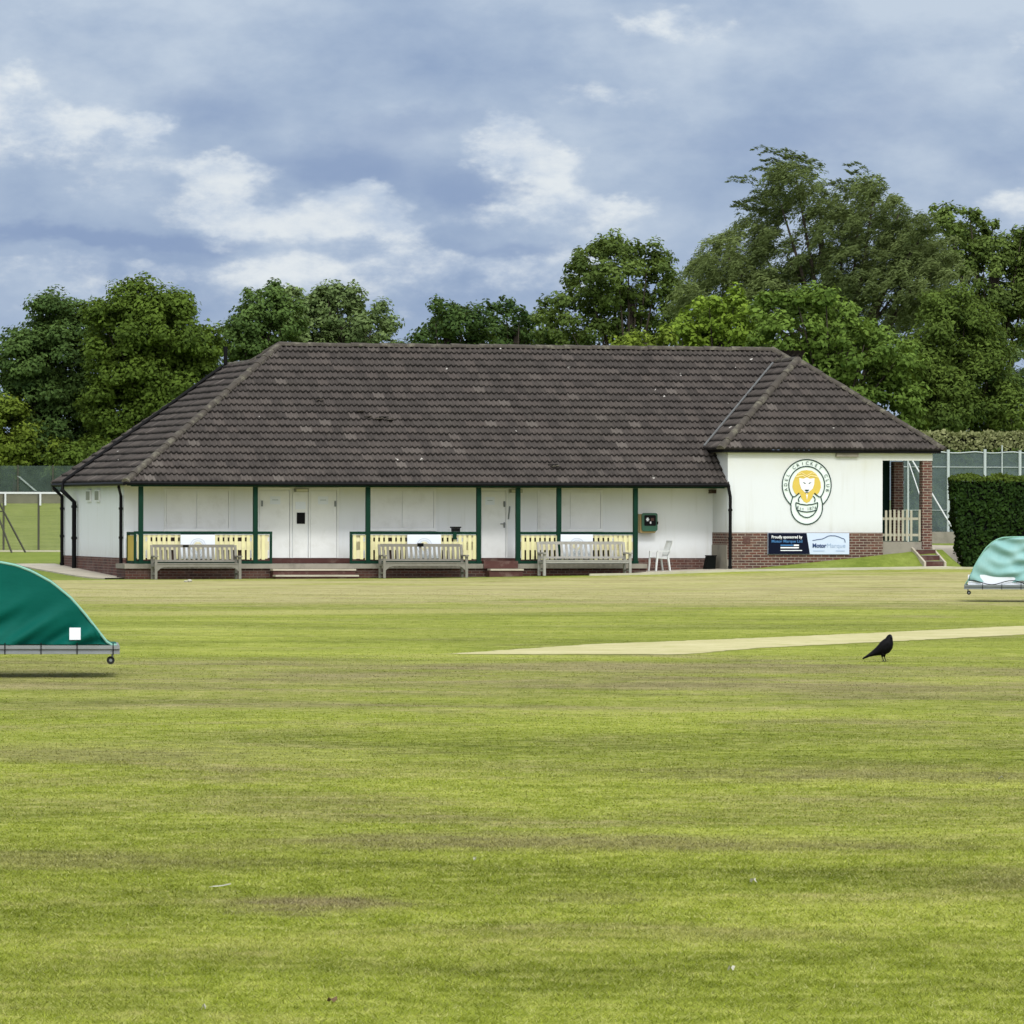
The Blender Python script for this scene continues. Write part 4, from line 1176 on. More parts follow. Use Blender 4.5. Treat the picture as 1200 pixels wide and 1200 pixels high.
# ------------------------------------------------------------------ the crow
def make_crow():
    X, Y, _ = at(1036.5, 775, 70.2)
    r = empty('crow', (X, Y, float(gz(X, Y)) + .004), 0, 'black crow standing upright on the grass beside the pale pitch', 'bird')
    sp = [(-.268, .034, .008, .030), (-.235, .052, .014, .040), (-.19, .076, .020, .046), (-.14, .100, .034, .052), (-.085, .125, .054, .066), (-.035, .146, .076, .080),
          (.005, .174, .088, .086), (.033, .208, .084, .082), (.050, .244, .070, .070), (.062, .276, .049, .054), (.067, .300, .040, .043), (.073, .318, .031, .034), (.078, .333, .018, .020), (.080, .338, .006, .007)]
    nr = 18
    V, Fq = [], []
    for i, (x, z, ra, rb) in enumerate(sp):
        a, b = sp[max(i - 1, 0)], sp[min(i + 1, len(sp) - 1)]
        d = Vector((b[0] - a[0], 0, b[1] - a[1])).normalized()
        up = Vector((-d.z, 0, d.x))
        for k in range(nr):
            t = 2 * PI * k / nr
            p = Vector((x, 0, z)) + up * (ra * math.sin(t)) + Vector((0, 1, 0)) * (rb * math.cos(t))
            V.append(tuple(p))
    for i in range(len(sp) - 1):
        for k in range(nr):
            k2 = (k + 1) % nr
            Fq.append((i * nr + k, i * nr + k2, (i + 1) * nr + k2, (i + 1) * nr + k))
    mb = MB(); mb.add(V, Fq + [tuple(range(nr)), tuple((len(sp) - 1) * nr + k for k in range(nr - 1, -1, -1))])
    # thighs grown into the body mesh
    for s in (-1, 1):
        mb.tube([(-.004 + s * .012, s * .035, .125), (-.012 + s * .014, s * .034, .085), (-.010 + s * .016, s * .032, .058)], [.034, .022, .010], 10)
    body = mb.build('body', M['feather'], r, smooth=True)
    for s in (-1, 1):
        w = MB(); wp = [(.045, .235, .020), (.02, .215, .042), (-.03, .178, .050), (-.09, .130, .038), (-.15, .095, .022), (-.205, .066, .008)]
        vs = []
        for x, z, h in wp:
            for t in range(6):
                a = PI * t / 5
                vs.append((x - .5 * h * math.cos(a) * .6, s * (.070 * (1 if x > -.05 else .75) + .016 * math.sin(a)), z + h * math.cos(a)))
        w.add(vs, [(i * 6 + t, i * 6 + t + 1, (i + 1) * 6 + t + 1, (i + 1) * 6 + t) for i in range(5) for t in range(5)])
        w.build('wing', M['feather'], r, smooth=True)
        lg = MB(); x0 = -.010 + s * .016
        lg.tube([(x0, s * .032, .062), (x0 + .004, s * .032, .045), (x0 + .018, s * .032, .006)], [.007, .0055, .005], 8)
        for a in (-.5, 0, .5):
            lg.tube([(x0 + .018, s * .032, .006), (x0 + .018 + .030 * math.cos(a), s * .032 + .030 * math.sin(a), .004)], [.0045, .003], 6)
        lg.tube([(x0 + .018, s * .032, .006), (x0 - .006, s * .032, .004)], [.0045, .003], 6)
        lg.build('leg', M['beak'], r)
        MB().ellipsoid((.078 + .004 * s, -.030 if s < 0 else .030, .316), (.005, .004, .005), 8, 6).build('eye', M['black'], r)
    bk = MB(); bk.tube([(.082, -.022, .312), (.090, -.050, .308), (.094, -.078, .300)], [.014, .010, .002], 10)
    bk.build('beak', M['beak'], r)
make_crow()

# ------------------------------------------------------------------ foliage
def leaf_object(name, C, N, size, asp, tint, mat, parent=None, droop=None):
    n = len(C)
    N = N / np.linalg.norm(N, axis=1, keepdims=True)
    if droop is None: t = rng.normal(size=(n, 3))
    else: t = droop
    A = np.cross(N, t); A /= (np.linalg.norm(A, axis=1, keepdims=True) + 1e-9)
    B = np.cross(N, A)
    if droop is not None: A, B = B, A
    l = size[:, None]; w = (size * asp)[:, None]
    V = np.stack([C - A * l, C - B * w + N * l * .12, C + A * l, C + B * w + N * l * .12], 1).reshape(-1, 3)
    return np_mesh(name, V, np.arange(4 * n).reshape(n, 4), mat, parent, attr=[('tint', 'FACE', np.clip(tint, 0, 1))])

def crown_points(lobes, dens, leaf, gap=0.0, spread=.42, rough=1.0):
    C, N, T = [], [], []
    for (x, y, z, r, tb) in lobes:
        ns = max(9, int(16 * (r / 1.2) ** 1.6))
        d = rng.normal(size=(ns, 3)); d /= np.linalg.norm(d, axis=1, keepdims=True)
        d[:, 1] *= .9
        rad = r * rng.uniform(.55, 1.08, ns) ** .7 * rough
        sub = np.array([x, y, z]) + d * rad[:, None]
        keep = rng.random(ns) > gap
        sub, d = sub[keep], d[keep]
        for c, dd in zip(sub, d):
            sr = rng.uniform(.26, spread) * r + .10
            k = max(14, int(4.3 * dens * sr * sr / (leaf * leaf)))
            q = rng.normal(size=(k, 3)); q /= np.linalg.norm(q, axis=1, keepdims=True)
            rr = sr * rng.uniform(.15, 1.15, k) ** .6
            p = c + q * rr[:, None] * np.array([1, 1, .72])
            p[:, 2] -= .22 * sr * (q[:, 0] ** 2 + q[:, 1] ** 2)
            C.append(p)
            N.append(q * .7 + dd * .4 + np.array([0, -.05, .55]) + rng.normal(0, .45, (k, 3)))
            tt = tb + rng.normal(0, .11) + .16 * q[:, 2] + .10 * dd[2] + rng.normal(0, .10, k)  # clump tops tinted lighter, light from above put into the leaf colour
            T.append(tt)
    return np.concatenate(C), np.concatenate(N), np.concatenate(T)

def tree(name, Y, lobes, style, label, leaf=.092, dens=1.1, asp=.62, gap=0.06, depth=.55, trunk=None, group=None, tb=.48, back=True, spread=.42, cat='tree', rough=1.0):
    k = Y / F
    L = []
    xs = [p[0] for p in lobes]; cx = (min(xs) + max(xs)) / 2; hw = (max(xs) - min(xs)) / 2 + 15
    for p in lobes:
        x, y, r = p[:3]
        X, _, Z = at(x, y, Y)
        r = r * 1.12
        off = math.sqrt(max(0, 1 - ((x - cx) / hw) ** 2)) * hw * k * depth
        L.append((X, Y + rng.uniform(-1, .2) * off, Z, r * k, tb + rng.uniform(-.10, .10)))
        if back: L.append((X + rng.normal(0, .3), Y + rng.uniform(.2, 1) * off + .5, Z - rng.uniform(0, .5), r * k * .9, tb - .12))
    if trunk is None: trunk = cx
    TX = (trunk - 600) * k
    g = float(gz(TX, Y))
    root = empty(name, (TX, Y, g), 0, label, cat, group)
    C, N, T = crown_points(L, dens, leaf, gap, spread, rough)
    C = C - np.array([TX, Y, g])
    sz = leaf * rng.uniform(.65, 1.35, len(C))
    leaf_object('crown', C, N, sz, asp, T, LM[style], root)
    # trunk and limbs
    mb = MB()
    zt = np.mean([l[2] for l in L]) - g
    top = max(l[2] for l in L) - g
    r0 = max(.10, .028 * top)
    fork = max(.8, zt * .55)
    mb.tube([(0, 0, -.2), (.05, .02, fork * .5), (.0, 0, fork), (.1, .1, zt)], [r0 * 1.25, r0, r0 * .85, r0 * .5], 10)
    for l in L[::2] if back else L:
        e = Vector((l[0] - TX, l[1] - Y, l[2] - g))
        s = Vector((0, 0, fork * rng.uniform(.75, 1.1)))
        mid = s.lerp(e, .5) + Vector((0, 0, -.08 * e.length * rng.uniform(0, 1)))
        mb.tube([s, mid, e + Vector((0, 0, -l[3] * .2))], [r0 * .34, r0 * .20, r0 * .05], 6)
    mb.build('trunk', M['bark'], root, smooth=True)
    return root

BG = 'trees behind the pavilion'
tree('maple_tree', 240, [(60, 385, 34), (40, 418, 36), (75, 430, 40), (33, 465, 34), (80, 480, 40), (98, 382, 28), (25, 402, 16), (60, 520, 34), (100, 528, 34), (20, 440, 20), (55, 365, 16), (90, 362, 12)],
     'dark', 'dark blue-green broadleaf tree furthest left behind the pavilion', gap=.08, group=BG, tb=.46)
tree('sycamore_tree', 236, [(165, 368, 36), (140, 395, 40), (200, 380, 38), (226, 412, 32), (155, 445, 46), (205, 450, 44), (125, 470, 32), (243, 400, 16), (180, 505, 45), (130, 525, 30), (160, 345, 16), (120, 370, 16), (210, 355, 14), (235, 450, 26)],
     'olive', 'broad olive-green tree rising left of the roof hip', gap=.03, group=BG, tb=.52, spread=.38)
tree('yellow_green_shrub', 238, [(10, 498, 30), (35, 522, 26), (-12, 525, 30), (62, 528, 18), (20, 535, 24), (-30, 500, 30)], 'yellow', 'yellow-green bush at the left edge above the green netting', group=BG, cat='shrub', tb=.5)
tree('olive_shrub', 234, [(85, 533, 16), (105, 528, 16), (70, 540, 12), (120, 535, 18)], 'olive', 'low olive bush above the netting by the pavilion eave', group=BG, cat='shrub')
tree('ash_tree', 246, [(297, 372, 26), (285, 392, 24), (318, 352, 20), (330, 375, 26), (275, 400, 18), (310, 400, 26), (322, 338, 9)],
     'dark', 'dark green tree just behind the left end of the roof ridge', gap=.12, group=BG, tb=.6)
tree('lime_tree', 250, [(345, 362, 24), (365, 375, 32), (400, 362, 28), (385, 350, 16), (430, 382, 28), (352, 398, 28), (410, 405, 30), (450, 398, 14), (375, 405, 26), (345, 343, 9), (418, 352, 12), (440, 365, 10), (395, 340, 8)],
     'pale', 'pale grey-green tree above the left half of the ridge', gap=.12, group=BG, tb=.52)
tree('hawthorn_tree', 250, [(510, 375, 20), (540, 380, 24), (495, 393, 18), (520, 358, 10), (560, 398, 20), (485, 402, 10), (530, 398, 22), (545, 365, 10)],
     'dark', 'dark rounded tree peeping over the middle of the ridge', gap=.12, group=BG, tb=.42)
tree('thorn_tree', 256, [(590, 375, 18), (575, 388, 22), (615, 390, 18), (592, 357, 9), (600, 400, 20), (630, 402, 12), (608, 366, 8)],
     'dark', 'dark jagged-topped tree left of the tall oak', gap=.14, group=BG, tb=.30)
tree('oak_tree', 245, [(712, 298, 22), (735, 292, 18), (758, 306, 20), (690, 305, 14), (690, 330, 20), (724, 328, 22), (768, 328, 20), (745, 345, 20), (660, 356, 18), (698, 358, 24), (784, 350, 18), (650, 380, 16), (670, 388, 20),
     (770, 378, 20), (722, 375, 18), (700, 395, 18), (750, 392, 14), (785, 385, 14), (640, 398, 10)],
     'oak', 'tall oak with open crown and dark trunk above the ridge', gap=.14, group=BG, trunk=737, tb=.50, spread=.48, rough=1.08, dens=1.1)
tree('laurel_shrub', 200, [(728, 401, 9), (752, 398, 10), (778, 396, 12), (740, 404, 10)], 'yellow', 'small yellowish bush just showing over the ridge below the oak', group=BG, cat='shrub', tb=.7)
tree('elder_tree', 205, [(815, 380, 24), (850, 362, 22), (872, 382, 26), (798, 394, 16), (840, 390, 25), (860, 345, 10), (830, 358, 14), (885, 400, 20), (815, 404, 20)],
     'bright', 'bright lime-green tree right above the end of the main ridge', leaf=.095, gap=.04, group=BG, tb=.5)
tree('hazel_tree', 200, [(910, 365, 22), (948, 358, 24), (935, 390, 32), (978, 378, 26), (1010, 398, 28), (902, 400, 22), (960, 430, 36), (1010, 445, 36), (1048, 418, 24), (1040, 470, 36), (985, 470, 32), (930, 345, 10), (965, 345, 12), (1000, 372, 12), (900, 352, 10), (1030, 395, 14), (935, 430, 26)],
     'mid', 'mid-green leafy tree directly behind the wing roof', leaf=.095, gap=.04, group=BG, tb=.58)
tree('beech_tree', 204, [(1110, 378, 34), (1142, 398, 36), (1088, 418, 34), (1150, 448, 38), (1100, 465, 42), (1170, 478, 28), (1130, 355, 20), (1075, 478, 30), (1140, 495, 30), (1100, 350, 18), (1060, 450, 26), (1165, 420, 20), (1085, 500, 26), (1120, 430, 36)],
     'deep', 'dark dense tree right of the wing roof above the straw-topped hedge', gap=.0, group=BG, tb=.52, asp=.4, spread=.5, dens=1.3)
tree('poplar_tree', 250, [(1110, 262, 18), (1098, 250, 10), (1140, 275, 22), (1135, 250, 9), (1170, 285, 20), (1162, 262, 8), (1190, 300, 20), (1150, 310, 22), (1185, 340, 24), (1196, 268, 9), (1128, 298, 18), (1205, 325, 24), (1180, 390, 24), (1165, 350, 18), (1200, 375, 22), (1145, 345, 14), (1225, 300, 30)],
     'oak', 'tall open tree with clumpy crown at the right edge', gap=.10, group=BG, tb=.58, spread=.48)
tree('silver_birch', 222, [(1190, 428, 20), (1196, 470, 24), (1186, 505, 20), (1178, 450, 12), (1215, 440, 25), (1205, 400, 18), (1220, 500, 25)], 'pale', 'pale misty grey-green tree low at the right edge', gap=.15, group=BG, tb=.35)

# the big weeping tree whose streamers are blown to the left
def weeping_tree():
    Y = 228; k = Y / F
    lob = [(930, 212, 26), (912, 240, 22), (958, 232, 24), (1008, 238, 30), (1050, 252, 26), (985, 272, 40), (882, 285, 32), (852, 302, 28), (920, 300, 42), (1040, 295, 42), (1072, 300, 30), (830, 318, 22),
           (868, 335, 36), (960, 340, 44), (1048, 345, 44), (1088, 340, 34), (812, 345, 14), (905, 350, 40), (1005, 320, 42), (1000, 370, 40), (1085, 380, 30), (830, 355, 26), (1060, 275, 20), (1022, 222, 16), (1092, 292, 26), (1088, 262, 16), (1112, 330, 28), (1108, 300, 20)]
    TX = (985 - 600) * k; g = float(gz(TX, Y))
    root = empty('willow_tree', (TX, Y, g), 0, 'largest tree, a grey-green weeping tree with its top blown to the left', 'tree', BG)
    C, N, T, S, Dd = [], [], [], [], []
    for rep in (0, 1):
        for x, y, r in lob:
            X, _, Z = at(x, y, Y); R = r * k
            dy = rng.uniform(-2.6, .0) if rep == 0 else rng.uniform(.5, 3.0)
            lt = .50 + rng.uniform(-.20, .20)
            ns = int(34 * (R / 1.2) ** 1.5)
            d = rng.normal(size=(ns, 3)); d /= np.linalg.norm(d, axis=1, keepdims=True)
            P = np.array([X, Y + dy, Z]) + d * (R * rng.uniform(.35, 1.0, ns) ** .6)[:, None]
            for p, dd in zip(P, d):
                ln = rng.uniform(.5, 1.25); m = int(95 * ln)
                s = np.sort(rng.uniform(0, 1, m))
                wind = rng.uniform(.25, .75)
                cv = np.stack([-wind * ln * s - .15 * ln * s * s, rng.normal(0, .12) * s, .18 * ln * np.sin(s * 2.6) - .62 * ln * s * s], -1)
                q = p + cv + rng.normal(0, .085, (m, 3))
                tang = np.stack([-wind - .3 * s, 0 * s, .25 - 1.3 * s], -1) + rng.normal(0, .22, (m, 3))
                C.append(q); Dd.append(tang)
                N.append(rng.normal(0, .7, (m, 3)) + np.array([.15, -.45, .6]) + dd * .3)
                tt = lt + rng.normal(0, .08) + .26 * dd[2] - (.14 if rep else 0)  # lit upper side and dimmer back lobes put into the leaf tint
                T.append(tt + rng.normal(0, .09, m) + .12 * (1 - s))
    # a few long bare streamers torn to the left at the very top
    for x, y, L_ in ((932, 192, 2.4), (945, 192, 2.3), (955, 200, 2.0), (922, 205, 2.2), (985, 225, 1.6), (1015, 215, 1.6), (900, 235, 2.2), (893, 248, 2.0), (925, 195, 2.0), (940, 188, 1.9), (950, 195, 1.7), (935, 205, 1.8), (905, 228, 1.8), (900, 240, 1.7), (1000, 212, 1.3), (1030, 212, 1.2), (890, 245, 1.3), (960, 205, 1.4), (918, 212, 1.5)):
        X, _, Z = at(x, y, Y)
        L_ = L_ * rng.uniform(.7, 1.2); wv = rng.uniform(-.25, .35)
        for rep in range(2):
            m = 90; s = np.sort(rng.uniform(0, 1, m))
            q = np.array([X + rng.normal(0, .25), Y - 1 + rng.normal(0, .3), Z + rng.normal(0, .2)]) + np.stack([-L_ * .62 * s, 0 * s, L_ * ((.34 + wv) * s - (.22 + wv) * s * s) + .06 * np.sin(s * 9 + wv * 20)], -1) + rng.normal(0, .055, (m, 3)) * (1.25 - s)[:, None]
            C.append(q); Dd.append(np.stack([-np.ones(m), 0 * s, .5 - .3 * s], -1) + rng.normal(0, .25, (m, 3)))
            N.append(rng.normal(0, .7, (m, 3)) + np.array([.1, -.5, .5])); T.append(.38 + rng.normal(0, .1, m))
    C, N, T, Dd = (np.concatenate(a) for a in (C, N, T, Dd))
    C = C - np.array([TX, Y, g])
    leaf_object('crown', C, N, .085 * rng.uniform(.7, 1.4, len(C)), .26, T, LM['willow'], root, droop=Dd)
    mb = MB(); mb.tube([(0, 0, -.2), (.1, 0, 4), (-.2, 0, 8), (-.9, 0, 12.2)], [.5, .4, .28, .10], 10)
    for x, y, r in lob:
        X, _, Z = at(x, y, Y); e = Vector((X - TX, rng.uniform(-1.5, 1), Z - g)); s = Vector((0, 0, rng.uniform(3.5, 7)))
        mb.tube([s, s.lerp(e, .5) + Vector((0, 0, .3)), e], [.16, .10, .03], 6)
    mb.build('trunk', M['bark'], root, smooth=True)
weeping_tree()

# trees further off to either side, mostly outside the picture, that close the field
far = 'trees closing the far side of the field'
for i, (px, py, hw, st_, lab) in enumerate(((-110, 400, 70, 'olive', 'olive tree beyond the left edge of the field'), (1300, 320, 80, 'deep', 'dark tree beyond the right edge of the field'), (1440, 370, 80, 'mid', 'mid-green tree further beyond the right edge of the field'), (-250, 380, 80, 'dark', 'dark tree furthest beyond the left edge of the field'))):
    tree('field_tree', 244, [(px, py, hw * .6), (px - hw * .6, py + 40, hw * .6), (px + hw * .4, py + 45, hw * .6), (px, py + 90, hw * .7), (px - hw * .5, py + 130, hw * .6), (px + hw * .35, py + 130, hw * .6)], st_, lab, group=far)

# low dark undergrowth that fills under the right-hand trees
def hedge_block(name, x0, x1, Y, z0f, ztop, thick, style, label, cat='hedge', leaf=.10, dens=230, top_style=None, top_frac=.1, taper=0.0, wob=.12, core=True, tb=.45):
    xa, xb = (x0 - 600) * Y / F, (x1 - 600) * Y / F
    cx = (xa + xb) / 2; g = float(gz(cx, Y)); hgt = ztop - g; hl = (xb - xa) / 2
    root = empty(name, (cx, Y, g), 0, label, cat)
    def pts(n, kind):
        if kind == 'front': p = np.stack([rng.uniform(-hl, hl, n), np.full(n, -thick / 2), rng.uniform(0, hgt, n)], -1); nn = np.tile([0, -1, .25], (n, 1))
        elif kind == 'back': p = np.stack([rng.uniform(-hl, hl, n), np.full(n, thick / 2), rng.uniform(0, hgt, n)], -1); nn = np.tile([0, 1, .25], (n, 1))
        elif kind == 'left': p = np.stack([np.full(n, -hl), rng.uniform(-thick / 2, thick / 2, n), rng.uniform(0, hgt, n)], -1); nn = np.tile([-1, 0, .25], (n, 1))
        elif kind == 'right': p = np.stack([np.full(n, hl), rng.uniform(-thick / 2, thick / 2, n), rng.uniform(0, hgt, n)], -1); nn = np.tile([1, 0, .25], (n, 1))
        else: p = np.stack([rng.uniform(-hl, hl, n), rng.uniform(-thick / 2, thick / 2, n), np.full(n, hgt)], -1); nn = np.tile([0, 0, 1.0], (n, 1))
        return p, nn
    P, N = [], []
    for kd, a in (('front', 2 * hl * hgt), ('back', 2 * hl * hgt * .4), ('left', thick * hgt), ('right', thick * hgt), ('top', 2 * hl * thick)):
        p, nn = pts(int(a * dens), kd); P.append(p); N.append(nn)
    P, N = np.concatenate(P), np.concatenate(N)
    lump = np.sin(P[:, 0] * 3.1 + P[:, 2] * 2.3) * np.sin(P[:, 2] * 3.7 - P[:, 0] * 1.3 + P[:, 1] * 2) * .5 + np.sin(P[:, 0] * 7.7 + 1) * np.sin(P[:, 2] * 8.3) * .3
    P = P + N * (lump * wob)[:, None] + rng.normal(0, leaf * .55, P.shape)
    if taper: P[:, 0] += np.where(P[:, 0] < 0, 1, 0) * taper * np.clip(1 - P[:, 2] / hgt, 0, 1) ** 1.5
    T = tb + .22 * lump + rng.normal(0, .14, len(P))
    topm = P[:, 2] > hgt * (1 - top_frac) + rng.normal(0, .03, len(P))
    NN = N + rng.normal(0, .6, P.shape)
    sz = leaf * rng.uniform(.6, 1.3, len(P))
    if top_style:
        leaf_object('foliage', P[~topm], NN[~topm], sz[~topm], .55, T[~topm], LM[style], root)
        leaf_object('top_leaves', P[topm], NN[topm], sz[topm], .55, T[topm], LM[top_style], root)
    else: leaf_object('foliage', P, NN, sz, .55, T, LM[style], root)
    if core:
        c = MB(); a = .10
        c.hexa([(-hl + a + taper, -thick / 2 + a, 0), (hl - a, -thick / 2 + a, 0), (hl - a, thick / 2 - a, 0), (-hl + a + taper, thick / 2 - a, 0),
                (-hl + a, -thick / 2 + a, hgt - a), (hl - a, -thick / 2 + a, hgt - a), (hl - a, thick / 2 - a, hgt - a), (-hl + a, thick / 2 - a, hgt - a)])
        c.build('dark_core', M['dark'], root)  # solid dark box stands for the shade inside the hedge
    return root
hedge_block('clipped_hedge', 1115, 1420, 161.2, 0, 2.86, 1.5, 'hedge', 'tall square-clipped dark green hedge with its top coloured bright green as if lit behind the turquoise cover', leaf=.060, dens=620, top_style='hedgetop', top_frac=.035, taper=.34, wob=.11, tb=.42)
hedge_block('flowering_hedge', 1062, 1560, 193, 0, 4.55, 1.8, 'deep', 'long hedge with straw-coloured flowering top above the tennis fence', leaf=.075, dens=420, top_style='tan', top_frac=.15, wob=.09, tb=.35)
hedge_block('boundary_hedge', -160, 150, 243, 0, 5.0, 2.0, 'dark', 'dark hedge showing through the green netting at the left', leaf=.12, dens=150, wob=.3, tb=.35)

# ------------------------------------------------------------------ fences
def tennis_fence():
    Y = 186; k = Y / F
    X0 = (1020 - 600) * k
    r = empty('tennis_fence', (X0, Y, 0), 0, 'grey-green netted tennis court fence with pale posts right of the pavilion', 'fence')
    X1 = (1540 - 600) * k
    n = 60
    mb = MB(); xs = np.linspace(0, X1 - X0, n)
    top = lambda x: 3.88 - .05 * abs(math.sin((x - 1.0) * PI / 1.21)) 
    for a, b in zip(xs[:-1], xs[1:]):
        mb.add([(a, 0, float(gz(a + X0, Y)) - .02), (b, 0, float(gz(b + X0, Y)) - .02), (b, 0, top(b)), (a, 0, top(a))], [(0, 1, 2, 3)])
    mb.build('netting', M['windbreak'], r)
    w = MB(); w.tube([(x, -.02, top(x) + .01) for x in xs], .022, 6)
    w.tube([(0, -.02, 3.38), (X1 - X0, -.02, 3.36)], .014, 6); w.tube([(0, -.02, 1.95), (X1 - X0, -.02, 1.95)], .010, 6)
    w.build('wire', M['fencepost'], r)
    for px, zt, rr in ((1064, 3.9, .035), (1111, 3.95, .05), (1154, 3.97, .05), (1174, 4.10, .022), (1195, 3.93, .05), (1238, 3.95, .05), (1281, 3.95, .05), (1324, 3.95, .05), (1367, 3.95, .05), (1410, 3.95, .05), (1453, 3.95, .05), (1496, 3.95, .05), (1538, 3.95, .05)):
        x = (px - 600) * k - X0
        p = MB(); p.tube([(x, -.05, float(gz(x + X0, Y)) - .1), (x, -.05, zt)], rr, 8); p.build('post', M['fencepost'], r)
    for a, b, rr in (((1066, 3.72), (1121, 1.02), .026), ((1065, 3.5), (1082, 1.9), .018)):
        p = MB(); p.tube([((a[0] - 600) * k - X0, -.12, a[1]), ((b[0] - 600) * k - X0, -.9, b[1])], rr, 8); p.build('brace', M['railwhite'], r)
    kb = MB(); kb.box((1085 - 600) * k - X0, (1160 - 600) * k - X0, -.30, -.12, .3, 1.24); kb.build('kickboard', M['conc'], r)
tennis_fence()

def left_fences():
    # green windbreak net at the far side of the practice field
    Y = 232; k = Y / F
    X0 = (-120 - 600) * k
    r = empty('windbreak_fence', (X0, Y, 0), 0, 'dark green windbreak netting beyond the field left of the pavilion', 'fence')
    mb = MB(); xs = np.linspace(0, 245 * k, 30)
    for a, b in zip(xs[:-1], xs[1:]):
        mb.add([(a, 0, float(gz(a + X0, Y)) + .25), (b, 0, float(gz(b + X0, Y)) + .25), (b, 0, 3.72), (a, 0, 3.72)], [(0, 1, 2, 3)])
    mb.build('netting', M['darknet'], r)
    mb = MB(); mb.add([(a, -.1, z) for a in (0, 245 * k) for z in (1.9, 2.62)], [(0, 2, 3, 1)]); mb.build('kickboard', simple('grey_brown_boards', (.11, .105, .075), .8, .3, 3), r)
    for px in (-100, -60, -20, 21, 62, 103):
        p = MB(); x = (px + 120) * k; p.tube([(x, -.06, 1.2), (x, -.06, 3.75)], .035, 6); p.build('post', M['brownpost'], r)
    f = MB(); f.add([((20 + 120) * k, -.1, EYE + 41 * k), ((24 + 120) * k, -.1, EYE + 40 * k), ((44 + 120) * k, -.1, EYE + 23 * k), ((40 + 120) * k, -.1, EYE + 24 * k)], [(0, 1, 2, 3)])
    f.build('loose_strap', M['flap'], r)
    # nearer wire fence with a white top rail
    Y = 190; k = Y / F
    X0 = (-120 - 600) * k
    r = empty('wire_fence', (X0, Y, 0), 0, 'see-through wire fence with white top rail left of the pavilion', 'fence')
    L = 225 * k
    mb = MB(); xs = np.linspace(0, L, 24); zt = EYE + 21 * k
    for a, b in zip(xs[:-1], xs[1:]):
        mb.add([(a, 0, float(gz(a + X0, Y)) + .02), (b, 0, float(gz(b + X0, Y)) + .02), (b, 0, zt), (a, 0, zt)], [(0, 1, 2, 3)])
    mb.build('wire_mesh', M['chainlink'], r)
    MB().box(0, L, -.06, -.01, zt - .03, zt + .035).build('top_rail', M['railwhite'], r)
    for px in (-114, -74, -34, 6.5, 47.5, 88):
        x = (px + 120) * k; MB().box(x - .03, x + .03, -.085, -.062, zt - .42, zt - .032).build('rail_bracket', M['railwhite'], r)
        MB().box(x - .05 - .045, x - .05 + .02, -.05, -.005, float(gz(x + X0, Y)) - .1, zt - .032).build('post', M['brownpost'], r)
    mb = MB()
    for a, b in zip(xs[:-1], xs[1:]):
        ga, gb = float(gz(a + X0, Y)), float(gz(b + X0, Y))
        mb.hexa([(a, -.25, ga), (b, -.25, gb), (b, -.05, gb), (a, -.05, ga), (a, -.25, ga + .06), (b, -.25, gb + .06), (b, -.05, gb + .06), (a, -.05, ga + .06)])
    mb.build('base_edging', M['edging'], r)
    # steel A-frame standing in front of it, only its right legs in the picture
    Y = 188; k = Y / F; X0 = (-22 - 600) * k; g = float(gz(X0, Y))
    r = empty('steel_trestle', (X0, Y, g), 0, 'black steel trestle frame with splayed legs in front of the wire fence', 'frame')
    zt = EYE + 48 * k - g
    for y0, dx in ((-.35, 37), (.35, 51)):
        for s in (-1, 1):
            mb = MB(); mb.tube([(0, y0 * .3, zt), (s * dx * k, y0, 0)], .032, 8); mb.build('leg', M['brownpost'], r)
    mb = MB(); mb.tube([(-25 * k, 0, zt * .50), (25 * k, 0, zt * .50)], .022, 8); mb.build('crossbar', M['brownpost'], r)
left_fences()

# sunken brick steps through the bank
def bank_steps():
    u0, v0 = 22.37, -2.52
    X, Y, _ = W(u0, v0)
    r = empty('garden_steps', (X, Y, .36), TH, 'short flight of dark brick steps with pale sloping kerbs in the grass bank', 'steps')
    for i in range(3):
        mb = MB(); mb.box(.062, .598, .05 + i * .34, 1.5, -.2 if i == 0 else -.02 + i * .16, .135 + i * .16); t_ = mb.build('tread', M['redpaint'], r)
        nz = MB(); nz.box(.064, .596, .035 + i * .34, .10 + i * .34, .137 + i * .16, .156 + i * .16); nz.build('step_nosing', M['conc'], t_)
    for x in (0, .602):
        k = MB(); k.hexa([(x, -.02, -.2), (x + .058, -.02, -.2), (x + .058, 1.35, .1), (x, 1.35, .1), (x, -.02, .12), (x + .058, -.02, .12), (x + .058, 1.35, .62), (x, 1.35, .62)])
        k.build('kerb', M['paving'], r)
bank_steps()

# ------------------------------------------------------------------ small things on the grass
def on_grass(px, py):
    Y = F * EYE / (py - 600)
    for _ in range(4):
        X = (px - 600) / F * Y; Y = F * (EYE - float(gz(X, Y))) / (py - 600)
    return X, Y, float(gz(X, Y))
x, y, z = on_grass(261, 1044)
ft = empty('feather', (x, y, z + .012), .1, 'white feather lying on the grass in the lower left of the field', 'feather')
mb = MB(); n = 10
vs = []
for i in range(n + 1):
    q = i / n; w = .011 * math.sin(PI * min(1, .12 + q * .9)) + .001
    vs += [(-.045 + .09 * q, -w, .006 + .012 * q * q), (-.045 + .09 * q, w, .010 + .012 * q * q)]
mb.add(vs, [(2 * i, 2 * i + 1, 2 * i + 3, 2 * i + 2) for i in range(n)]); mb.build('vane', M['litter'], ft)
mb = MB(); mb.tube([(-.062, 0, .004), (0, 0, .012), (.045, 0, .022)], .0016, 5); mb.build('quill', M['litter'], ft)

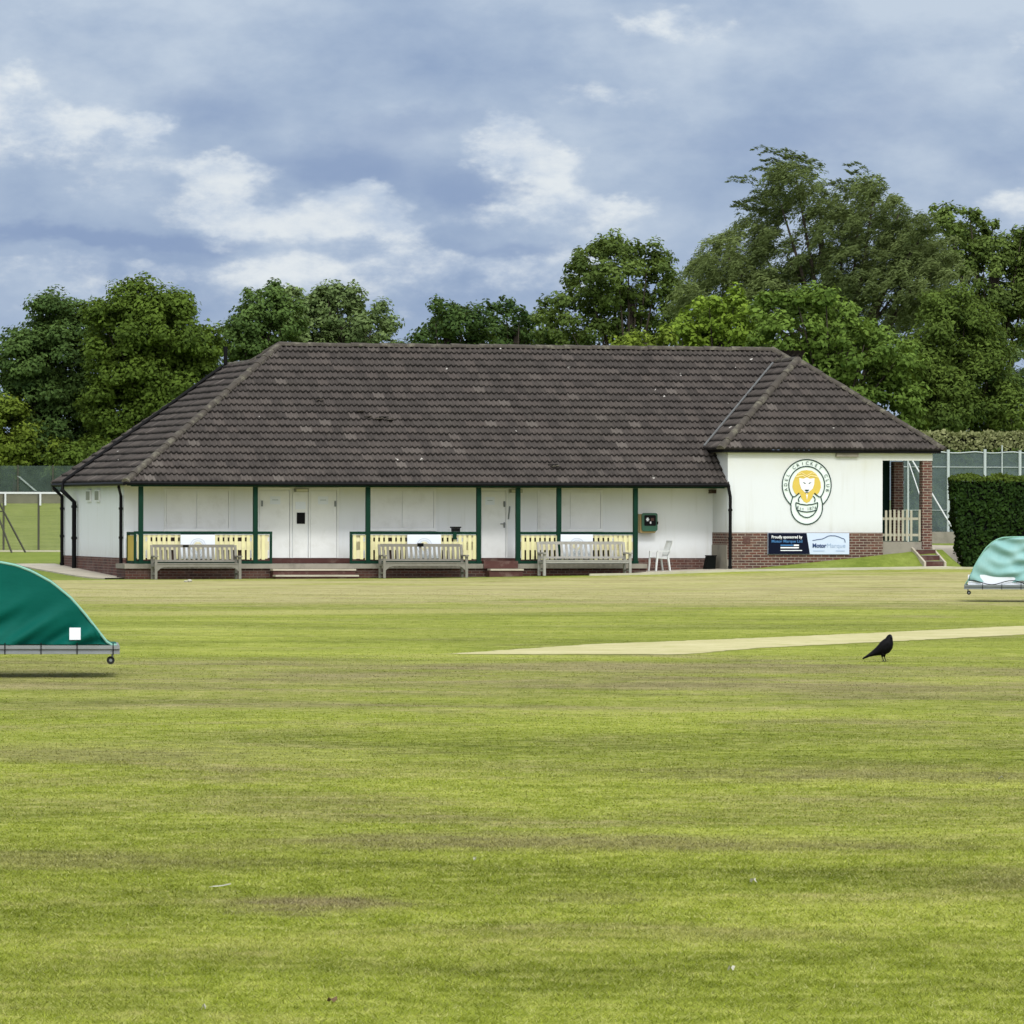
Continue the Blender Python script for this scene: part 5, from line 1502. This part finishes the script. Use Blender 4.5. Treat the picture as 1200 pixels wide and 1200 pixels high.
def leaf_bit(name, px, py, s, mat, label, cat, group=None):
    x, y, z = on_grass(px, py)
    mb = MB(); vs = [(0, 0, .012)]
    m = 9
    for i in range(m):
        a = 2 * PI * i / m; rr = s * (1 + .35 * math.sin(3 * a + px))
        vs.append((rr * math.cos(a), .6 * rr * math.sin(a), .010 + .012 * math.sin(2 * a)))
    mb.add(vs, [(0, 1 + i, 1 + (i + 1) % m) for i in range(m)])
    o = mb.build(name, mat, None, loc=(x, y, z + .008)); o.rotation_euler = (0, 0, px * .37)
    return tag(o, label, cat, group)
leaf_bit('dead_leaf', 390, 1177, .019, M['leafbrown'], 'dry brown leaf on the grass near the bottom edge', 'leaf')
leaf_bit('white_petal', 240, 1186, .010, M['litter'], 'pale scrap on the grass at the bottom left, nearest the viewer', 'scrap')
leaf_bit('pale_leaf', 858, 1139, .014, M['litter'], 'pale curled leaf on the grass in the lower right', 'leaf')
leaf_bit('pale_leaf', 884, 1035, .018, M['litter'], 'pale leaf on the grass below the crow, in mid field', 'leaf')
leaf_bit('pale_leaf', 1174, 913, .026, M['litter'], 'pale leaf near the right edge of the field', 'leaf')
leaf_bit('pale_leaf', 557, 1010, .012, M['litter'], 'pale leaf on the grass left of the middle of the field', 'leaf')
x, y, z = on_grass(221, 683)
pb = empty('paper_scrap', (x, y, z), .2, 'crumpled white paper on the grass in front of the left bench', 'litter')
mb = MB(); mb.ellipsoid((.03, 0, .035), (.07, .05, .04), 7, 5); mb.ellipsoid((-.07, .01, .02), (.06, .05, .024), 7, 5); mb.build('crumpled_sheet', M['litter'], pb)
x, y, z = on_grass(50, 675)
mb = MB(); mb.ellipsoid((0, 0, .045), (.05, .05, .05), 12, 8)
tag(mb.build('ball', M['litter'], None, True, (x, y, z)), 'small white ball on the lawn left of the paved path', 'ball')

# ------------------------------------------------------------------ sky, sun, camera
SUN_EL, SUN_AZ = math.radians(42), math.radians(168)      # azimuth clockwise from +Y: over the viewer's right shoulder
def make_world():
    w = bpy.data.worlds.new('World'); scene.world = w; w.use_nodes = True
    t = NT(w.node_tree); t.n.clear()
    out = t.new('ShaderNodeOutputWorld')
    sky = t.new('ShaderNodeTexSky', sky_type='NISHITA'); sky.sun_disc = False
    sky.sun_elevation = SUN_EL; sky.sun_rotation = SUN_AZ; sky.air_density = 1.2; sky.dust_density = 1.5
    bgA = t.new('ShaderNodeBackground'); t.l.new(sky.outputs[0], bgA.inputs[0]); bgA.inputs[1].default_value = .10
    d = t.new('ShaderNodeTexCoord').outputs['Generated']
    sp = t.new('ShaderNodeSeparateXYZ'); t.l.new(d, sp.inputs[0])
    az = t.m('MULTIPLY', t.m('ARCTAN2', sp.outputs[0], sp.outputs[1]), 57.2958)
    el = t.m('MULTIPLY', t.m('ARCSINE', sp.outputs[2]), 57.2958)
    # noise domain: direction stretched so that clouds lie flat
    cb_ = t.new('ShaderNodeCombineXYZ'); t.l.new(sp.outputs[0], cb_.inputs[0]); t.l.new(sp.outputs[1], cb_.inputs[1]); t.l.new(t.m('MULTIPLY', sp.outputs[2], 1.9), cb_.inputs[2])
    dv = cb_.outputs[0]
    warp = t.noise(dv, 26, 5, .6, col=True)
    ws = t.new('ShaderNodeSeparateColor'); t.l.new(warp, ws.inputs[0])
    wf = t.noise(dv, 90, 4, .6, col=True)
    wfs = t.new('ShaderNodeSeparateColor'); t.l.new(wf, wfs.inputs[0])
    waz = t.m('ADD', az, t.m('ADD', t.m('MULTIPLY_ADD', ws.outputs[0], 1.5, -.75), t.m('MULTIPLY_ADD', wfs.outputs[0], .55, -.275)))
    wel = t.m('ADD', el, t.m('ADD', t.m('MULTIPLY_ADD', ws.outputs[1], .8, -.4), t.m('MULTIPLY_ADD', wfs.outputs[1], .4, -.2)))
    deg = lambda px: (px - 600) / F * 57.2958
    dgy = lambda py: (600 - py) / F * 57.2958
    def blobs(L):
        """soft masses in direction space: (az px, el px, half width, height above, height below, strength)"""
        acc = None
        for px, py, rx, up, dn, amp in L:
            a = t.m('DIVIDE', t.m('SUBTRACT', waz, deg(px)), rx / F * 57.2958)
            q = t.m('SUBTRACT', wel, dgy(py))
            b = t.m('ADD', t.m('DIVIDE', t.m('MAXIMUM', q, 0.0), up / F * 57.2958), t.m('DIVIDE', t.m('MINIMUM', q, 0.0), dn / F * 57.2958))
            e = t.m('MULTIPLY', t.m('POWER', 2.71828, t.m('MULTIPLY', t.m('ADD', t.m('MULTIPLY', a, a), t.m('MULTIPLY', b, b)), -1.0)), amp)
            acc = e if acc is None else t.m('ADD', acc, e)
        return acc
    bright = blobs([(10, 105, 80, 30, 110, .62), (120, 140, 80, 22, 80, .58), (178, 150, 24, 14, 22, .5), (255, 208, 75, 20, 60, .8), (425, 232, 60, 26, 46, .95), (330, 255, 120, 16, 40, .55), (470, 272, 45, 12, 30, .4),
                    (600, 165, 42, 32, 42, .85), (640, 200, 45, 22, 34, .55), (630, 245, 120, 22, 40, .55), (740, 238, 55, 12, 25, .4), (725, 108, 65, 20, 40, .5), (615, 75, 60, 16, 34, .38), (800, 14, 80, 26, 40, .62),
                    (1175, 228, 90, 16, 40, .6), (1195, 60, 60, 40, 60, .3), (560, 315, 220, 16, 60, .42), (140, 312, 240, 12, 90, .48), (50, 30, 45, 14, 16, .38), (470, 75, 50, 12, 24, .3), (900, 330, 400, 60, 60, .25)])
    dark = blobs([(400, 195, 120, 34, 34, .85), (560, 222, 60, 34, 34, .7), (880, 165, 180, 40, 40, .6), (110, 282, 220, 18, 16, 1.0), (600, 298, 90, 12, 12, .6), (235, 120, 80, 40, 40, .6), (1050, 120, 130, 50, 50, .4), (480, 140, 130, 28, 28, .6), (1180, 190, 70, 24, 24, .5), (300, 20, 200, 30, 30, .3)])
    n = t.noise(dv, 30, 7, .56)
    nf = t.noise(dv, 95, 7, .62)
    nl = t.noise(dv, 9, 5, .55)
    base = t.ramp(t.m('ADD', t.m('MULTIPLY', n, .6), t.m('MULTIPLY', nl, .4)), [(.38, srgb(146, 167, 199)), (.50, srgb(168, 186, 211)), (.62, srgb(194, 208, 225))])
    base = t.mix(t.ss(dark, .2, .95, 0, .85), base, srgb(134, 156, 193))
    bm = t.ss(t.m('ADD', bright, t.m('ADD', t.m('MULTIPLY_ADD', nf, .85, -.425), t.m('MULTIPLY_ADD', n, .6, -.30))), .26, .74)
    puff = t.mix(t.ss(t.m('ADD', t.m('MULTIPLY', nf, .55), t.m('MULTIPLY', n, .45)), .38, .63), srgb(190, 205, 225), srgb(236, 241, 243))
    c = t.mix(t.m('MULTIPLY', bm, .80), base, puff)
    # rest of the dome: brighter broken cloud overhead
    hz = t.ss(el, 7, 35)
    ov = t.ramp(t.noise(dv, 3.2, 6, .6), [(.35, (.42, .50, .66)), (.55, (.95, .98, 1.04)), (.75, (1.5, 1.5, 1.5))])
    c = t.mix(hz, c, ov)
    # brighter thin cloud round the sun
    sd = (math.sin(SUN_AZ) * math.cos(SUN_EL), math.cos(SUN_AZ) * math.cos(SUN_EL), math.sin(SUN_EL))
    dt = t.new('ShaderNodeVectorMath', operation='DOT_PRODUCT'); t.l.new(d, dt.inputs[0]); dt.inputs[1].default_value = sd
    gl = t.m('POWER', t.m('MAXIMUM', dt.outputs['Value'], 0.0), 2.2)
    c = t.mix(1.0, c, t.scale(t.mix(0.0, (1.9, 1.86, 1.78), (0, 0, 0)), gl), 'ADD')
    bgB = t.new('ShaderNodeBackground'); t.l.new(c, bgB.inputs[0]); bgB.inputs[1].default_value = 1.0
    mx = t.new('ShaderNodeMixShader'); mx.inputs[0].default_value = .97
    t.l.new(bgA.outputs[0], mx.inputs[1]); t.l.new(bgB.outputs[0], mx.inputs[2]); t.l.new(mx.outputs[0], out.inputs[0])
make_world()

sl = bpy.data.lights.new('Sun', 'SUN'); sl.energy = 1.55; sl.angle = math.radians(10); sl.color = (1.0, .99, .965)
so = bpy.data.objects.new('Sun', sl); COL.objects.link(so)
sd = Vector((math.sin(SUN_AZ) * math.cos(SUN_EL), math.cos(SUN_AZ) * math.cos(SUN_EL), math.sin(SUN_EL)))
so.rotation_euler = sd.to_track_quat('Z', 'Y').to_euler(); so.location = (20, -20, 60)

cam = bpy.data.cameras.new('Camera'); co = bpy.data.objects.new('Camera', cam); COL.objects.link(co)
cam.sensor_width = 36; cam.sensor_fit = 'HORIZONTAL'; cam.lens = 36 * F / 1200
cam.clip_start = .5; cam.clip_end = 4000
co.location = (0, 0, EYE); co.rotation_euler = (PI / 2, -.0023, 0)
scene.camera = co
scene.view_settings.view_transform = 'Standard'; scene.view_settings.look = 'None'
scene.view_settings.exposure = 0; scene.view_settings.gamma = 1
scene.cycles.max_bounces = 6; scene.cycles.transparent_max_bounces = 12
scene.cycles.use_denoising = True
